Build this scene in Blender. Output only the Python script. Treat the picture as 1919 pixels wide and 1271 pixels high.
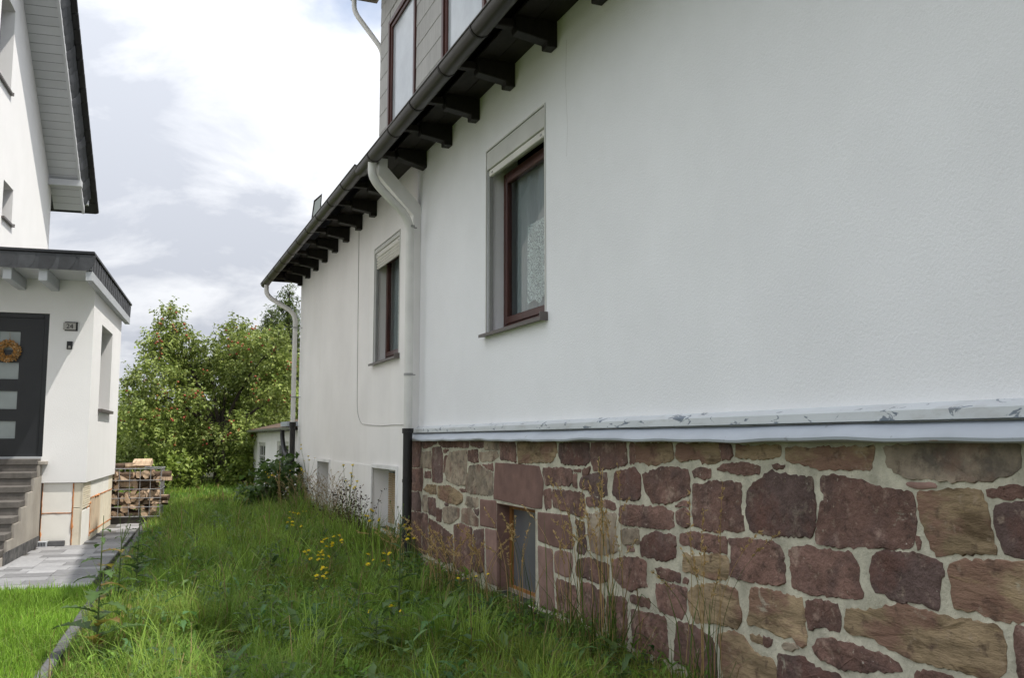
import bpy, bmesh, math, random
import numpy as np
from mathutils import Vector, Matrix, Euler, noise as mnoise

R = math.radians
for o in list(bpy.data.objects):
    bpy.data.objects.remove(o, do_unlink=True)
scene = bpy.context.scene
COL = scene.collection

# ---------------------------------------------------------------- camera, sky, sun, exposure
cam_data = bpy.data.cameras.new('camera')
cam = bpy.data.objects.new('camera', cam_data)
COL.objects.link(cam)
cam.location = (0, 0, 1.5)
cam.rotation_euler = (R(90 + 6.18), 0, R(-21.77))
cam_data.sensor_width = 36.0
cam_data.lens = 36.0 * 1750 / 1919
cam_data.clip_start = 0.05
cam_data.clip_end = 3000
scene.camera = cam

SUN_TO = Vector((1.0, -0.72, 2.45)).normalized()          # towards the sun
SUN_EL = math.asin(SUN_TO.z)
SUN_AZ = math.atan2(SUN_TO.x, SUN_TO.y)                  # clockwise from +Y

world = bpy.data.worlds.new('World')
scene.world = world
world.use_nodes = True
wn, wl = world.node_tree.nodes, world.node_tree.links
wn.clear()
w_out = wn.new('ShaderNodeOutputWorld')
w_mix = wn.new('ShaderNodeMixShader')
w_sky = wn.new('ShaderNodeTexSky')
w_sky.sky_type = 'NISHITA'
w_sky.sun_disc = False
w_sky.sun_elevation = SUN_EL
w_sky.sun_rotation = SUN_AZ
w_bg = wn.new('ShaderNodeBackground')
w_bg.inputs['Strength'].default_value = 0.12
w_cl = wn.new('ShaderNodeBackground')
w_cl.inputs['Strength'].default_value = 1.0
w_tc = wn.new('ShaderNodeTexCoord')
w_sep = wn.new('ShaderNodeSeparateXYZ')
w_add = wn.new('ShaderNodeMath'); w_add.operation = 'ADD'; w_add.inputs[1].default_value = 0.30
w_abs = wn.new('ShaderNodeMath'); w_abs.operation = 'ABSOLUTE'
w_div = wn.new('ShaderNodeVectorMath'); w_div.operation = 'DIVIDE'
w_cmb = wn.new('ShaderNodeCombineXYZ')
w_map = wn.new('ShaderNodeMapping')
w_map.inputs['Location'].default_value = (0.2, 5.1, 2.0)
w_n1 = wn.new('ShaderNodeTexNoise')
w_n1.inputs['Scale'].default_value = 1.15
w_n1.inputs['Detail'].default_value = 9
w_n1.inputs['Roughness'].default_value = 0.52
w_n1.inputs['Distortion'].default_value = 0.25
w_r1 = wn.new('ShaderNodeValToRGB')
w_r1.color_ramp.elements[0].position = 0.27
w_r1.color_ramp.elements[1].position = 0.41
w_n2 = wn.new('ShaderNodeTexNoise')
w_n2.inputs['Scale'].default_value = 3.0
w_n2.inputs['Detail'].default_value = 8
w_n2.inputs['Roughness'].default_value = 0.58
w_n2.inputs['Distortion'].default_value = 0.4
w_r2 = wn.new('ShaderNodeValToRGB')
w_r2.color_ramp.elements[0].position = 0.41
w_r2.color_ramp.elements[0].color = (0.455, 0.48, 0.535, 1)
w_r2.color_ramp.elements[1].position = 0.60
w_r2.color_ramp.elements[1].color = (0.69, 0.705, 0.735, 1)
wl.new(w_tc.outputs['Generated'], w_sep.inputs[0])
wl.new(w_sep.outputs['Z'], w_abs.inputs[0])
wl.new(w_abs.outputs[0], w_add.inputs[0])
for i in range(3):
    wl.new(w_add.outputs[0], w_cmb.inputs[i])
wl.new(w_tc.outputs['Generated'], w_div.inputs[0])
wl.new(w_cmb.outputs[0], w_div.inputs[1])
wl.new(w_div.outputs[0], w_map.inputs[0])
wl.new(w_map.outputs[0], w_n1.inputs['Vector'])
wl.new(w_map.outputs[0], w_n2.inputs['Vector'])
wl.new(w_n1.outputs['Fac'], w_r1.inputs[0])
wl.new(w_n2.outputs['Fac'], w_r2.inputs[0])
wl.new(w_sky.outputs[0], w_bg.inputs['Color'])
# an overcast dome is brighter overhead than near the horizon
w_zen = wn.new('ShaderNodeMath'); w_zen.operation = 'MULTIPLY_ADD'
w_zen.inputs[1].default_value = 1.0; w_zen.inputs[2].default_value = 0.68
wl.new(w_abs.outputs[0], w_zen.inputs[0])
wl.new(w_zen.outputs[0], w_cl.inputs['Strength'])
wl.new(w_r2.outputs[0], w_cl.inputs['Color'])
wl.new(w_r1.outputs[0], w_mix.inputs[0])
wl.new(w_bg.outputs[0], w_mix.inputs[1])
wl.new(w_cl.outputs[0], w_mix.inputs[2])
wl.new(w_mix.outputs[0], w_out.inputs['Surface'])

sun_data = bpy.data.lights.new('sun', 'SUN')
sun_data.energy = 2.7
sun_data.angle = R(0.6)
sun_data.color = (1.0, 0.95, 0.87)
sun = bpy.data.objects.new('sun', sun_data)
COL.objects.link(sun)
sun.rotation_euler = (-SUN_TO).to_track_quat('-Z', 'Y').to_euler()
sun.location = (20, -12, 40)

scene.render.engine = 'CYCLES'
vs = scene.view_settings
vs.view_transform = 'Standard'
vs.look = 'None'
vs.exposure = 0.73
vs.gamma = 1.0
vs.use_curve_mapping = False

# ---------------------------------------------------------------- materials
MATS = {}

def mat(name, col, rough=0.8, var=0.12, vscale=3.0, bump=0.0, bscale=60.0, spec=0.3, metal=0.0,
        rnd=0.0, col2=None, stretch=(1, 1, 1), detail=5.0, bdist=0.01, tone=False, transl=0.0,
        lo=0.35, hi=0.65, rot=(0, 0, 0)):
    m = bpy.data.materials.new(name)
    MATS[name] = m
    m.use_nodes = True
    n, l = m.node_tree.nodes, m.node_tree.links
    bs = n['Principled BSDF']
    out = n['Material Output']
    bs.inputs['Roughness'].default_value = rough
    bs.inputs['Metallic'].default_value = metal
    bs.inputs['Specular IOR Level'].default_value = spec
    tc = n.new('ShaderNodeTexCoord')
    mp = n.new('ShaderNodeMapping')
    mp.inputs['Scale'].default_value = stretch
    mp.inputs['Rotation'].default_value = rot
    l.new(tc.outputs['Object'], mp.inputs[0])
    oi = n.new('ShaderNodeObjectInfo')
    if rnd:
        ofs = n.new('ShaderNodeVectorMath'); ofs.operation = 'SCALE'
        cb = n.new('ShaderNodeCombineXYZ')
        for i in range(3):
            l.new(oi.outputs['Random'], cb.inputs[i])
        l.new(cb.outputs[0], ofs.inputs[0]); ofs.inputs['Scale'].default_value = 37.0
        l.new(ofs.outputs[0], mp.inputs['Location'])
    nz = n.new('ShaderNodeTexNoise')
    nz.inputs['Scale'].default_value = vscale
    nz.inputs['Detail'].default_value = detail
    nz.inputs['Roughness'].default_value = 0.6
    l.new(mp.outputs[0], nz.inputs['Vector'])
    rp = n.new('ShaderNodeValToRGB')
    rp.color_ramp.elements[0].position = lo
    rp.color_ramp.elements[1].position = hi
    c1 = [max(0, c * (1 - var)) for c in col]
    c2 = list(col2) if col2 else [min(1, c * (1 + var)) for c in col]
    rp.color_ramp.elements[0].color = (*c1, 1)
    rp.color_ramp.elements[1].color = (*c2, 1)
    l.new(nz.outputs['Fac'], rp.inputs[0])
    csock = rp.outputs[0]
    if tone:
        at = n.new('ShaderNodeAttribute'); at.attribute_name = 'tone'
        mx = n.new('ShaderNodeMixRGB'); mx.blend_type = 'MULTIPLY'; mx.inputs[0].default_value = 1
        l.new(csock, mx.inputs[1]); l.new(at.outputs['Color'], mx.inputs[2])
        csock = mx.outputs[0]
    if rnd:
        hs = n.new('ShaderNodeHueSaturation')
        mr = n.new('ShaderNodeMapRange')
        mr.inputs['To Min'].default_value = 1 - rnd
        mr.inputs['To Max'].default_value = 1 + rnd
        l.new(oi.outputs['Random'], mr.inputs[0])
        l.new(mr.outputs[0], hs.inputs['Value'])
        l.new(csock, hs.inputs['Color'])
        csock = hs.outputs[0]
    l.new(csock, bs.inputs['Base Color'])
    if bump:
        bn = n.new('ShaderNodeTexNoise')
        bn.inputs['Scale'].default_value = bscale
        bn.inputs['Detail'].default_value = 6
        bn.inputs['Roughness'].default_value = 0.65
        l.new(mp.outputs[0], bn.inputs['Vector'])
        bp = n.new('ShaderNodeBump')
        bp.inputs['Strength'].default_value = bump
        bp.inputs['Distance'].default_value = bdist
        l.new(bn.outputs['Fac'], bp.inputs['Height'])
        l.new(bp.outputs[0], bs.inputs['Normal'])
    if transl:
        tr = n.new('ShaderNodeBsdfTranslucent')
        l.new(csock, tr.inputs['Color'])
        ms = n.new('ShaderNodeMixShader')
        ms.inputs[0].default_value = transl
        l.new(bs.outputs[0], ms.inputs[1]); l.new(tr.outputs[0], ms.inputs[2])
        l.new(ms.outputs[0], out.inputs['Surface'])
    return m

def add_layer(m, col, scale, lo, hi, stretch=(1, 1, 1), detail=6, dist=0.0, amount=1.0, rot=(0, 0, 0), rndoff=True):
    """lay a patchy second colour over a material's base colour"""
    n, l = m.node_tree.nodes, m.node_tree.links
    bs = n['Principled BSDF']
    old = bs.inputs['Base Color'].links[0].from_socket
    tc = n.new('ShaderNodeTexCoord'); mp = n.new('ShaderNodeMapping')
    mp.inputs['Scale'].default_value = stretch
    mp.inputs['Rotation'].default_value = rot
    l.new(tc.outputs['Object'], mp.inputs[0])
    if rndoff:
        oi = n.new('ShaderNodeObjectInfo'); cb = n.new('ShaderNodeCombineXYZ')
        mu = n.new('ShaderNodeMath'); mu.operation = 'MULTIPLY'; mu.inputs[1].default_value = 53.0
        l.new(oi.outputs['Random'], mu.inputs[0])
        for i in range(3):
            l.new(mu.outputs[0], cb.inputs[i])
        l.new(cb.outputs[0], mp.inputs['Location'])
    nz = n.new('ShaderNodeTexNoise')
    nz.inputs['Scale'].default_value = scale
    nz.inputs['Detail'].default_value = detail
    nz.inputs['Roughness'].default_value = 0.62
    nz.inputs['Distortion'].default_value = dist
    l.new(mp.outputs[0], nz.inputs['Vector'])
    mr = n.new('ShaderNodeMapRange')
    mr.inputs['From Min'].default_value = lo
    mr.inputs['From Max'].default_value = hi
    mr.inputs['To Max'].default_value = amount
    l.new(nz.outputs['Fac'], mr.inputs[0])
    mx = n.new('ShaderNodeMixRGB')
    mx.inputs[2].default_value = (*col, 1)
    l.new(mr.outputs[0], mx.inputs[0]); l.new(old, mx.inputs[1])
    l.new(mx.outputs[0], bs.inputs['Base Color'])
    return m

def glass_mat(name, tint=(0.9, 0.95, 0.95), rough=0.0, ior=1.5):
    m = bpy.data.materials.new(name); MATS[name] = m
    m.use_nodes = True
    n, l = m.node_tree.nodes, m.node_tree.links
    n.clear()
    out = n.new('ShaderNodeOutputMaterial'); mx = n.new('ShaderNodeMixShader')
    fr = n.new('ShaderNodeFresnel'); fr.inputs['IOR'].default_value = ior
    tr = n.new('ShaderNodeBsdfTransparent'); tr.inputs['Color'].default_value = (*tint, 1)
    gl = n.new('ShaderNodeBsdfGlossy'); gl.inputs['Roughness'].default_value = rough
    ge = n.new('ShaderNodeNewGeometry'); iv_ = n.new('ShaderNodeMath'); iv_.operation = 'SUBTRACT'; iv_.inputs[0].default_value = 1.0
    ml = n.new('ShaderNodeMath'); ml.operation = 'MULTIPLY'           # only the outer face of the thin pane mirrors
    l.new(ge.outputs['Backfacing'], iv_.inputs[1]); l.new(iv_.outputs[0], ml.inputs[0]); l.new(fr.outputs[0], ml.inputs[1])
    l.new(ml.outputs[0], mx.inputs[0]); l.new(tr.outputs[0], mx.inputs[1]); l.new(gl.outputs[0], mx.inputs[2])
    l.new(mx.outputs[0], out.inputs['Surface'])
    return m

def alpha_cloth(name, col, scale, lo, hi, stretch=(1, 1, 1), base=0.0):
    """woven cloth that lets light through its weave"""
    m = mat(name, col, rough=0.9, var=0.05)
    n, l = m.node_tree.nodes, m.node_tree.links
    bs = n['Principled BSDF']; out = n['Material Output']
    tc = n.new('ShaderNodeTexCoord'); mp = n.new('ShaderNodeMapping'); mp.inputs['Scale'].default_value = stretch
    l.new(tc.outputs['Object'], mp.inputs[0])
    vz = n.new('ShaderNodeTexNoise'); vz.inputs['Scale'].default_value = scale; vz.inputs['Detail'].default_value = 3
    l.new(mp.outputs[0], vz.inputs['Vector'])
    mr = n.new('ShaderNodeMapRange'); mr.inputs['From Min'].default_value = lo; mr.inputs['From Max'].default_value = hi
    mr.inputs['To Min'].default_value = base; mr.inputs['To Max'].default_value = 1.0
    l.new(vz.outputs['Fac'], mr.inputs[0])
    tr = n.new('ShaderNodeBsdfTransparent'); ms = n.new('ShaderNodeMixShader')
    l.new(mr.outputs[0], ms.inputs[0]); l.new(tr.outputs[0], ms.inputs[1]); l.new(bs.outputs[0], ms.inputs[2])
    l.new(ms.outputs[0], out.inputs['Surface'])
    return m

mat('plaster', (0.88, 0.885, 0.905), rough=0.92, var=0.035, vscale=0.7, bump=0.45, bscale=60, bdist=0.010, spec=0.15)
mat('plaster_far', (0.88, 0.865, 0.85), rough=0.92, var=0.04, vscale=0.9, bump=0.25, bscale=50, bdist=0.008, spec=0.15)
add_layer(MATS['plaster'], (0.80, 0.815, 0.82), 1.3, 0.50, 0.78, stretch=(1, 1, 0.35), amount=0.25, rndoff=False)
add_layer(MATS['plaster_far'], (0.72, 0.70, 0.65), 1.6, 0.52, 0.8, stretch=(1, 1.5, 0.3), amount=0.3, rndoff=False)
mat('plaster_new', (0.88, 0.875, 0.87), rough=0.9, var=0.02, vscale=1.5, bump=0.25, bscale=55, bdist=0.01, spec=0.15)
mat('mortar', (0.53, 0.505, 0.40), rough=0.95, var=0.22, vscale=7, bump=0.6, bscale=55, bdist=0.012, spec=0.1, detail=8)
add_layer(MATS['mortar'], (0.29, 0.275, 0.20), 3.0, 0.52, 0.75, amount=0.6, rndoff=False)
mat('stone_red', (0.205, 0.122, 0.098), rough=0.88, var=0.30, vscale=5, bump=1.0, bscale=11, bdist=0.035, spec=0.2, rnd=0.22, detail=9)
add_layer(MATS['stone_red'], (0.115, 0.078, 0.070), 4.2, 0.48, 0.64, amount=0.8)
add_layer(MATS['stone_red'], (0.40, 0.29, 0.23), 7.0, 0.57, 0.68, amount=0.7)
add_layer(MATS['stone_red'], (0.6, 0.55, 0.47), 34.0, 0.68, 0.73, amount=0.8, detail=3)
add_layer(MATS['stone_red'], (0.10, 0.06, 0.05), 26.0, 0.55, 0.7, amount=0.5)
mat('stone_dark', (0.135, 0.092, 0.082), rough=0.86, var=0.3, vscale=5, bump=1.0, bscale=11, bdist=0.035, spec=0.22, rnd=0.2, detail=9)
add_layer(MATS['stone_dark'], (0.16, 0.085, 0.068), 3.0, 0.47, 0.62, amount=0.85)
add_layer(MATS['stone_dark'], (0.29, 0.24, 0.19), 7.0, 0.57, 0.70, amount=0.65)
add_layer(MATS['stone_dark'], (0.6, 0.55, 0.47), 36.0, 0.72, 0.77, amount=0.8, detail=3)
mat('stone_tan', (0.295, 0.22, 0.135), rough=0.92, var=0.30, vscale=3.2, bump=0.7, bscale=8, bdist=0.03, spec=0.15, rnd=0.18,
    stretch=(1, 1, 3.4), detail=10, rot=(0.14, 0, 0))
add_layer(MATS['stone_tan'], (0.115, 0.08, 0.048), 3.0, 0.53, 0.66, stretch=(1, 1, 3.5), amount=0.9, rot=(0.14, 0, 0))
add_layer(MATS['stone_tan'], (0.23, 0.13, 0.10), 2.0, 0.50, 0.58, stretch=(1, 1, 1.8), amount=0.75, rot=(0.2, 0, 0))
add_layer(MATS['stone_tan'], (0.40, 0.30, 0.165), 4.5, 0.60, 0.72, stretch=(1, 1, 4), amount=0.6)
mat('stone_grey', (0.32, 0.265, 0.20), rough=0.93, var=0.28, vscale=5, bump=0.9, bscale=14, bdist=0.02, spec=0.15, rnd=0.16, detail=9)
add_layer(MATS['stone_grey'], (0.115, 0.10, 0.085), 4.5, 0.50, 0.66, amount=0.8)
add_layer(MATS['stone_grey'], (0.20, 0.11, 0.085), 3.5, 0.52, 0.66, amount=0.65)
mat('stone_dressed', (0.215, 0.13, 0.108), rough=0.88, var=0.16, vscale=6, bump=0.35, bscale=70, bdist=0.008, spec=0.2, rnd=0.14, detail=8)
add_layer(MATS['stone_dressed'], (0.13, 0.082, 0.075), 3.0, 0.50, 0.72, amount=0.6)
mat('stone_pink', (0.28, 0.18, 0.15), rough=0.9, var=0.16, vscale=7, bump=0.35, bscale=60, bdist=0.008, spec=0.2, rnd=0.12, detail=8)
for n_ in ('stone_red', 'stone_dark', 'stone_tan', 'stone_grey'):
    add_layer(MATS[n_], (0.075, 0.05, 0.042), 13.0, 0.56, 0.68, amount=0.65, detail=10)
    add_layer(MATS[n_], (0.37, 0.29, 0.22), 17.0, 0.60, 0.70, amount=0.55, detail=10)
    add_layer(MATS[n_], (0.50, 0.47, 0.37), 3.3, 0.66, 0.70, amount=0.6, detail=10, dist=0.6)
add_layer(MATS['mortar'], (0.25, 0.22, 0.16), 70.0, 0.58, 0.68, amount=0.5, rndoff=False)
add_layer(MATS['mortar'], (0.68, 0.65, 0.55), 55.0, 0.60, 0.72, amount=0.5, rndoff=False)
mat('ledge_paint', (0.60, 0.63, 0.65), rough=0.5, var=0.05, vscale=2, spec=0.4, bump=0.1, bscale=30)
add_layer(MATS['ledge_paint'], (0.17, 0.205, 0.25), 11.0, 0.60, 0.625, stretch=(1, 0.55, 1.6), dist=0.8, amount=1.0, rndoff=False)
add_layer(MATS['ledge_paint'], (0.36, 0.35, 0.33), 4.0, 0.52, 0.75, stretch=(1, 1, 3), amount=0.5, rndoff=False)
mat('flashing', (0.45, 0.49, 0.545), rough=0.38, var=0.06, vscale=2.5, spec=0.5)
add_layer(MATS['flashing'], (0.26, 0.27, 0.29), 9.0, 0.66, 0.70, stretch=(1, 1, 1), amount=0.8, rndoff=False)
add_layer(MATS['flashing'], (0.33, 0.22, 0.16), 13.0, 0.68, 0.72, stretch=(1, 0.35, 2), amount=0.7, rndoff=False)
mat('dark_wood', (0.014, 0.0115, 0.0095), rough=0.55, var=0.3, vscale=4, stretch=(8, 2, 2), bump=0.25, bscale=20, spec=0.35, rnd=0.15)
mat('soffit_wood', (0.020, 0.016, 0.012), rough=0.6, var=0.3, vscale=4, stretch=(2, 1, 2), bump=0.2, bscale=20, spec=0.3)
mat('gutter_metal', (0.033, 0.028, 0.024), rough=0.42, var=0.22, vscale=2.2, spec=0.5, stretch=(1, 0.4, 1))
mat('white_pipe', (0.70, 0.69, 0.66), rough=0.4, var=0.06, vscale=2.5, spec=0.45)
add_layer(MATS['white_pipe'], (0.42, 0.40, 0.35), 3.5, 0.58, 0.8, stretch=(1, 1, 0.4), amount=0.6, rndoff=False)
mat('black_pipe', (0.016, 0.015, 0.015), rough=0.5, var=0.25, vscale=5, spec=0.4)
add_layer(MATS['black_pipe'], (0.06, 0.035, 0.022), 4, 0.55, 0.75, amount=0.6)
mat('mahogany', (0.062, 0.017, 0.011), rough=0.38, var=0.3, vscale=3, stretch=(6, 6, 1), spec=0.45)
mat('shutter_grey', (0.60, 0.60, 0.57), rough=0.5, var=0.06, vscale=3, spec=0.4)
mat('shutter_white', (0.72, 0.70, 0.65), rough=0.5, var=0.07, vscale=3, spec=0.4)
mat('guide_metal', (0.33, 0.33, 0.32), rough=0.45, var=0.1, vscale=4, spec=0.5)
mat('sill_metal', (0.105, 0.09, 0.082), rough=0.45, var=0.12, vscale=4, spec=0.5)
mat('sill_stone', (0.035, 0.035, 0.04), rough=0.6, var=0.25, vscale=6, bump=0.2, bscale=30, spec=0.35)
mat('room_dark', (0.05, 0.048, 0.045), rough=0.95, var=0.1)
glass_mat('glass')
mat('pale_pane', (0.40, 0.44, 0.47), rough=0.12, var=0.08, vscale=3, spec=0.5)  # pale colour paints in the reflected sky and the net curtain behind
glass_mat('glass_dim', tint=(0.55, 0.58, 0.6))
alpha_cloth('curtain', (0.30, 0.30, 0.31), 30, 0.30, 0.70, stretch=(1, 6, 0.3), base=0.8)
alpha_cloth('lace', (0.66, 0.66, 0.66), 70, 0.45, 0.55, base=0.25)
mat('roller_tan', (0.24, 0.16, 0.10), rough=0.8, var=0.1, vscale=5)
mat('blind_cream', (0.38, 0.285, 0.17), rough=0.6, var=0.08, vscale=5)
mat('oak_wood', (0.30, 0.14, 0.045), rough=0.6, var=0.3, vscale=4, stretch=(5, 5, 1))
mat('grey_pane', (0.12, 0.126, 0.135), rough=0.3, var=0.1, vscale=3, spec=0.5)
mat('worn_wood', (0.30, 0.25, 0.20), rough=0.85, var=0.25, vscale=6, stretch=(5, 1, 5))
mat('cladding', (0.40, 0.395, 0.38), rough=0.75, var=0.08, vscale=4, stretch=(1, 8, 1), bump=0.12, bscale=40, rnd=0.05)
add_layer(MATS['cladding'], (0.19, 0.185, 0.17), 3, 0.52, 0.8, stretch=(1, 2, 0.5), amount=0.5)
mat('roof_tile', (0.045, 0.042, 0.040), rough=0.75, var=0.2, vscale=4, bump=0.3, bscale=25)
mat('cable_grey', (0.45, 0.44, 0.42), rough=0.6)
mat('lead_white', (0.8, 0.8, 0.79), rough=0.8)

mat('soffit_white', (0.55, 0.565, 0.58), rough=0.55, var=0.03, vscale=2, spec=0.35, rnd=0.03)
mat('trim_grey', (0.46, 0.48, 0.50), rough=0.55, var=0.04, vscale=3, spec=0.35)
mat('slate', (0.055, 0.058, 0.064), rough=0.6, var=0.2, vscale=6, bump=0.3, bscale=25, spec=0.4, rnd=0.25)
mat('black_tile', (0.02, 0.02, 0.022), rough=0.5, var=0.2, vscale=5, spec=0.45, rnd=0.2)
mat('anthracite', (0.016, 0.0175, 0.021), rough=0.42, var=0.08, vscale=3, spec=0.45)
mat('frosted', (0.33, 0.37, 0.37), rough=0.28, var=0.08, vscale=2, spec=0.5)
mat('step_stone', (0.125, 0.115, 0.105), rough=0.85, var=0.18, vscale=9, bump=0.2, bscale=60, rnd=0.08)
mat('raw_render', (0.36, 0.33, 0.29), rough=0.95, var=0.16, vscale=2.2, bump=0.3, bscale=30, detail=8)
add_layer(MATS['raw_render'], (0.52, 0.49, 0.45), 1.7, 0.52, 0.75, stretch=(1, 1, 0.5), amount=0.6, rndoff=False)
mat('bitumen', (0.055, 0.055, 0.06), rough=0.75, var=0.4, vscale=8, detail=8, col2=(0.2, 0.195, 0.19), hi=0.8)
mat('insulation', (0.80, 0.73, 0.58), rough=0.9, var=0.06, vscale=3, rnd=0.07, bump=0.1, bscale=50)
add_layer(MATS['insulation'], (0.50, 0.32, 0.18), 3.0, 0.56, 0.78, amount=0.55)
mat('insulation_pale', (0.88, 0.86, 0.80), rough=0.9, var=0.04, vscale=3, rnd=0.05)
mat('insulation_tan', (0.70, 0.56, 0.40), rough=0.9, var=0.10, vscale=3, rnd=0.07)
add_layer(MATS['insulation_tan'], (0.42, 0.25, 0.15), 2.6, 0.50, 0.72, amount=0.6)
mat('foam', (0.52, 0.22, 0.085), rough=0.9, var=0.25, vscale=14, bump=0.5, bscale=40)
mat('paver', (0.25, 0.25, 0.255), rough=0.85, var=0.14, vscale=7, bump=0.15, bscale=70, rnd=0.36)
mat('joint_sand', (0.11, 0.105, 0.095), rough=0.95, var=0.2, vscale=12)
mat('kerb', (0.115, 0.115, 0.118), rough=0.9, var=0.22, vscale=8, bump=0.3, bscale=50, rnd=0.1)
mat('sign_steel', (0.33, 0.32, 0.29), rough=0.35, metal=0.6, var=0.06)
mat('sign_dark', (0.03, 0.03, 0.032), rough=0.5)
mat('straw_wreath', (0.42, 0.25, 0.09), rough=0.9, tone=True)
mat('twine', (0.35, 0.27, 0.17), rough=0.9)
mat('wire_steel', (0.34, 0.34, 0.35), rough=0.45, metal=0.4, var=0.15, vscale=8)
mat('split_wood', (0.44, 0.325, 0.225), rough=0.9, var=0.28, vscale=5, stretch=(1, 6, 1), rnd=0.3, bump=0.3, bscale=25)
mat('bark', (0.11, 0.075, 0.052), rough=0.95, var=0.35, vscale=9, bump=0.6, bscale=30, rnd=0.25)
mat('end_grain', (0.40, 0.29, 0.20), rough=0.9, var=0.28, vscale=10, rnd=0.28)
mat('pallet', (0.06, 0.055, 0.05), rough=0.9)

mat('soil', (0.085, 0.060, 0.036), rough=0.95, var=0.3, vscale=3, bump=0.5, bscale=30, detail=8)
add_layer(MATS['soil'], (0.045, 0.07, 0.018), 1.3, 0.38, 0.55, amount=0.85, rndoff=False)
mat('lawn_ground', (0.06, 0.085, 0.018), rough=0.95, var=0.25, vscale=6)
mat('grass_blade', (1, 1, 1), rough=0.6, var=0.0, tone=True, transl=0.42, spec=0.25)
mat('leaf', (1, 1, 1), rough=0.5, var=0.0, tone=True, transl=0.36, spec=0.35)
mat('tree_bark', (0.055, 0.045, 0.035), rough=0.95, var=0.35, vscale=8, stretch=(1, 1, 0.3), bump=0.7, bscale=20, bdist=0.03)
mat('apple_skin', (1, 1, 1), rough=0.35, var=0.0, tone=True, spec=0.45)
mat('petal', (0.78, 0.60, 0.02), rough=0.6, var=0.15, vscale=20, transl=0.2)
mat('stem_green', (0.10, 0.14, 0.045), rough=0.7, var=0.2, vscale=6)
mat('stem_dry', (0.36, 0.25, 0.12), rough=0.85, var=0.2, vscale=10)
mat('seed_dry', (0.40, 0.27, 0.12), rough=0.9, var=0.25, vscale=30)
mat('stem_dead', (0.075, 0.05, 0.035), rough=0.9, var=0.25, vscale=10)

# ---------------------------------------------------------------- building helpers
WM = {}          # object name -> world matrix of its root

class MB:
    def __init__(s):
        s.v, s.f, s.mi = [], [], []
    def add(s, vs_, fs, mi=0):
        b = len(s.v)
        s.v += [tuple(p) for p in vs_]
        s.f += [tuple(i + b for i in f) for f in fs]
        s.mi += [mi] * len(fs)
        return s
    def box(s, x0, x1, y0, y1, z0, z1, mi=0):
        return s.add([(x0, y0, z0), (x1, y0, z0), (x1, y1, z0), (x0, y1, z0), (x0, y0, z1), (x1, y0, z1), (x1, y1, z1), (x0, y1, z1)],
                     [(0, 3, 2, 1), (4, 5, 6, 7), (0, 1, 5, 4), (1, 2, 6, 5), (2, 3, 7, 6), (3, 0, 4, 7)], mi)
    def prism(s, poly, axis, a, b, mi=0):
        """poly: 2-D points in the two other axes (in xyz order)"""
        n = len(poly)
        def P(p, t):
            q = list(p); q.insert(axis, t); return q
        vs_ = [P(p, a) for p in poly] + [P(p, b) for p in poly]
        fs = [tuple(range(n))[::-1], tuple(range(n, 2 * n))] + [(i, (i + 1) % n, (i + 1) % n + n, i + n) for i in range(n)]
        return s.add(vs_, fs, mi)
    def tube(s, path, r, n=10, mi=0, cap=True):
        path = [Vector(p) for p in path]
        rs = r if isinstance(r, (list, tuple)) else [r] * len(path)
        t0 = (path[1] - path[0]).normalized()
        ref = Vector((0, 0, 1)) if abs(t0.z) < 0.9 else Vector((1, 0, 0))
        u = t0.cross(ref).normalized()
        vs_, fs = [], []
        for i, p in enumerate(path):
            if i == 0: t = path[1] - path[0]
            elif i == len(path) - 1: t = path[-1] - path[-2]
            else: t = (path[i + 1] - path[i]).normalized() + (path[i] - path[i - 1]).normalized()
            t.normalize()
            u = (u - t * u.dot(t)).normalized()
            w = t.cross(u)
            for k in range(n):
                a = 2 * math.pi * k / n
                vs_.append(p + (u * math.cos(a) + w * math.sin(a)) * rs[i])
        for i in range(len(path) - 1):
            for k in range(n):
                k2 = (k + 1) % n
                fs.append((i * n + k, i * n + k2, (i + 1) * n + k2, (i + 1) * n + k))
        if cap:
            fs.append(tuple(range(n))[::-1])
            fs.append(tuple((len(path) - 1) * n + k for k in range(n)))
        return s.add(vs_, fs, mi)
    def mesh(s, name, mats, smooth=False, bevel=0.0, inv=None):
        me = bpy.data.meshes.new(name)
        vs_ = s.v if inv is None else [inv @ Vector(p) for p in s.v]
        me.from_pydata([tuple(p) for p in vs_], [], s.f)
        for m in (mats if isinstance(mats, (list, tuple)) else [mats]):
            me.materials.append(MATS[m])
        for i, p in enumerate(me.polygons):
            p.material_index = s.mi[i]
        bm = bmesh.new(); bm.from_mesh(me)
        bmesh.ops.recalc_face_normals(bm, faces=bm.faces)
        if bevel:
            bmesh.ops.bevel(bm, geom=list(bm.edges), offset=bevel, segments=1, affect='EDGES', clamp_overlap=True)
        bm.to_mesh(me); bm.free()
        if smooth:
            me.polygons.foreach_set('use_smooth', [True] * len(me.polygons))
            me.set_sharp_from_angle(angle=R(40))
        me.update()
        return me
    def build(s, name, mats, parent=None, smooth=False, bevel=0.0, origin=None, local=False):
        inv = None
        if parent is not None and not local:
            inv = WM[parent.name].inverted()
        elif origin is not None:
            inv = Matrix.Translation(Vector(origin)).inverted()
        me = s.mesh(name, mats, smooth, bevel, inv)
        o = bpy.data.objects.new(name, me)
        COL.objects.link(o)
        if parent is not None:
            o.parent = parent
            WM[o.name] = WM[parent.name]
        else:
            o.location = origin or (0, 0, 0)
            WM[o.name] = Matrix.Translation(Vector(origin or (0, 0, 0)))
        return o

def tag(o, label=None, cat=None, group=None, kind=None):
    if label: o['label'] = label
    if cat: o['category'] = cat
    if group: o['group'] = group
    if kind: o['kind'] = kind
    return o

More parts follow.
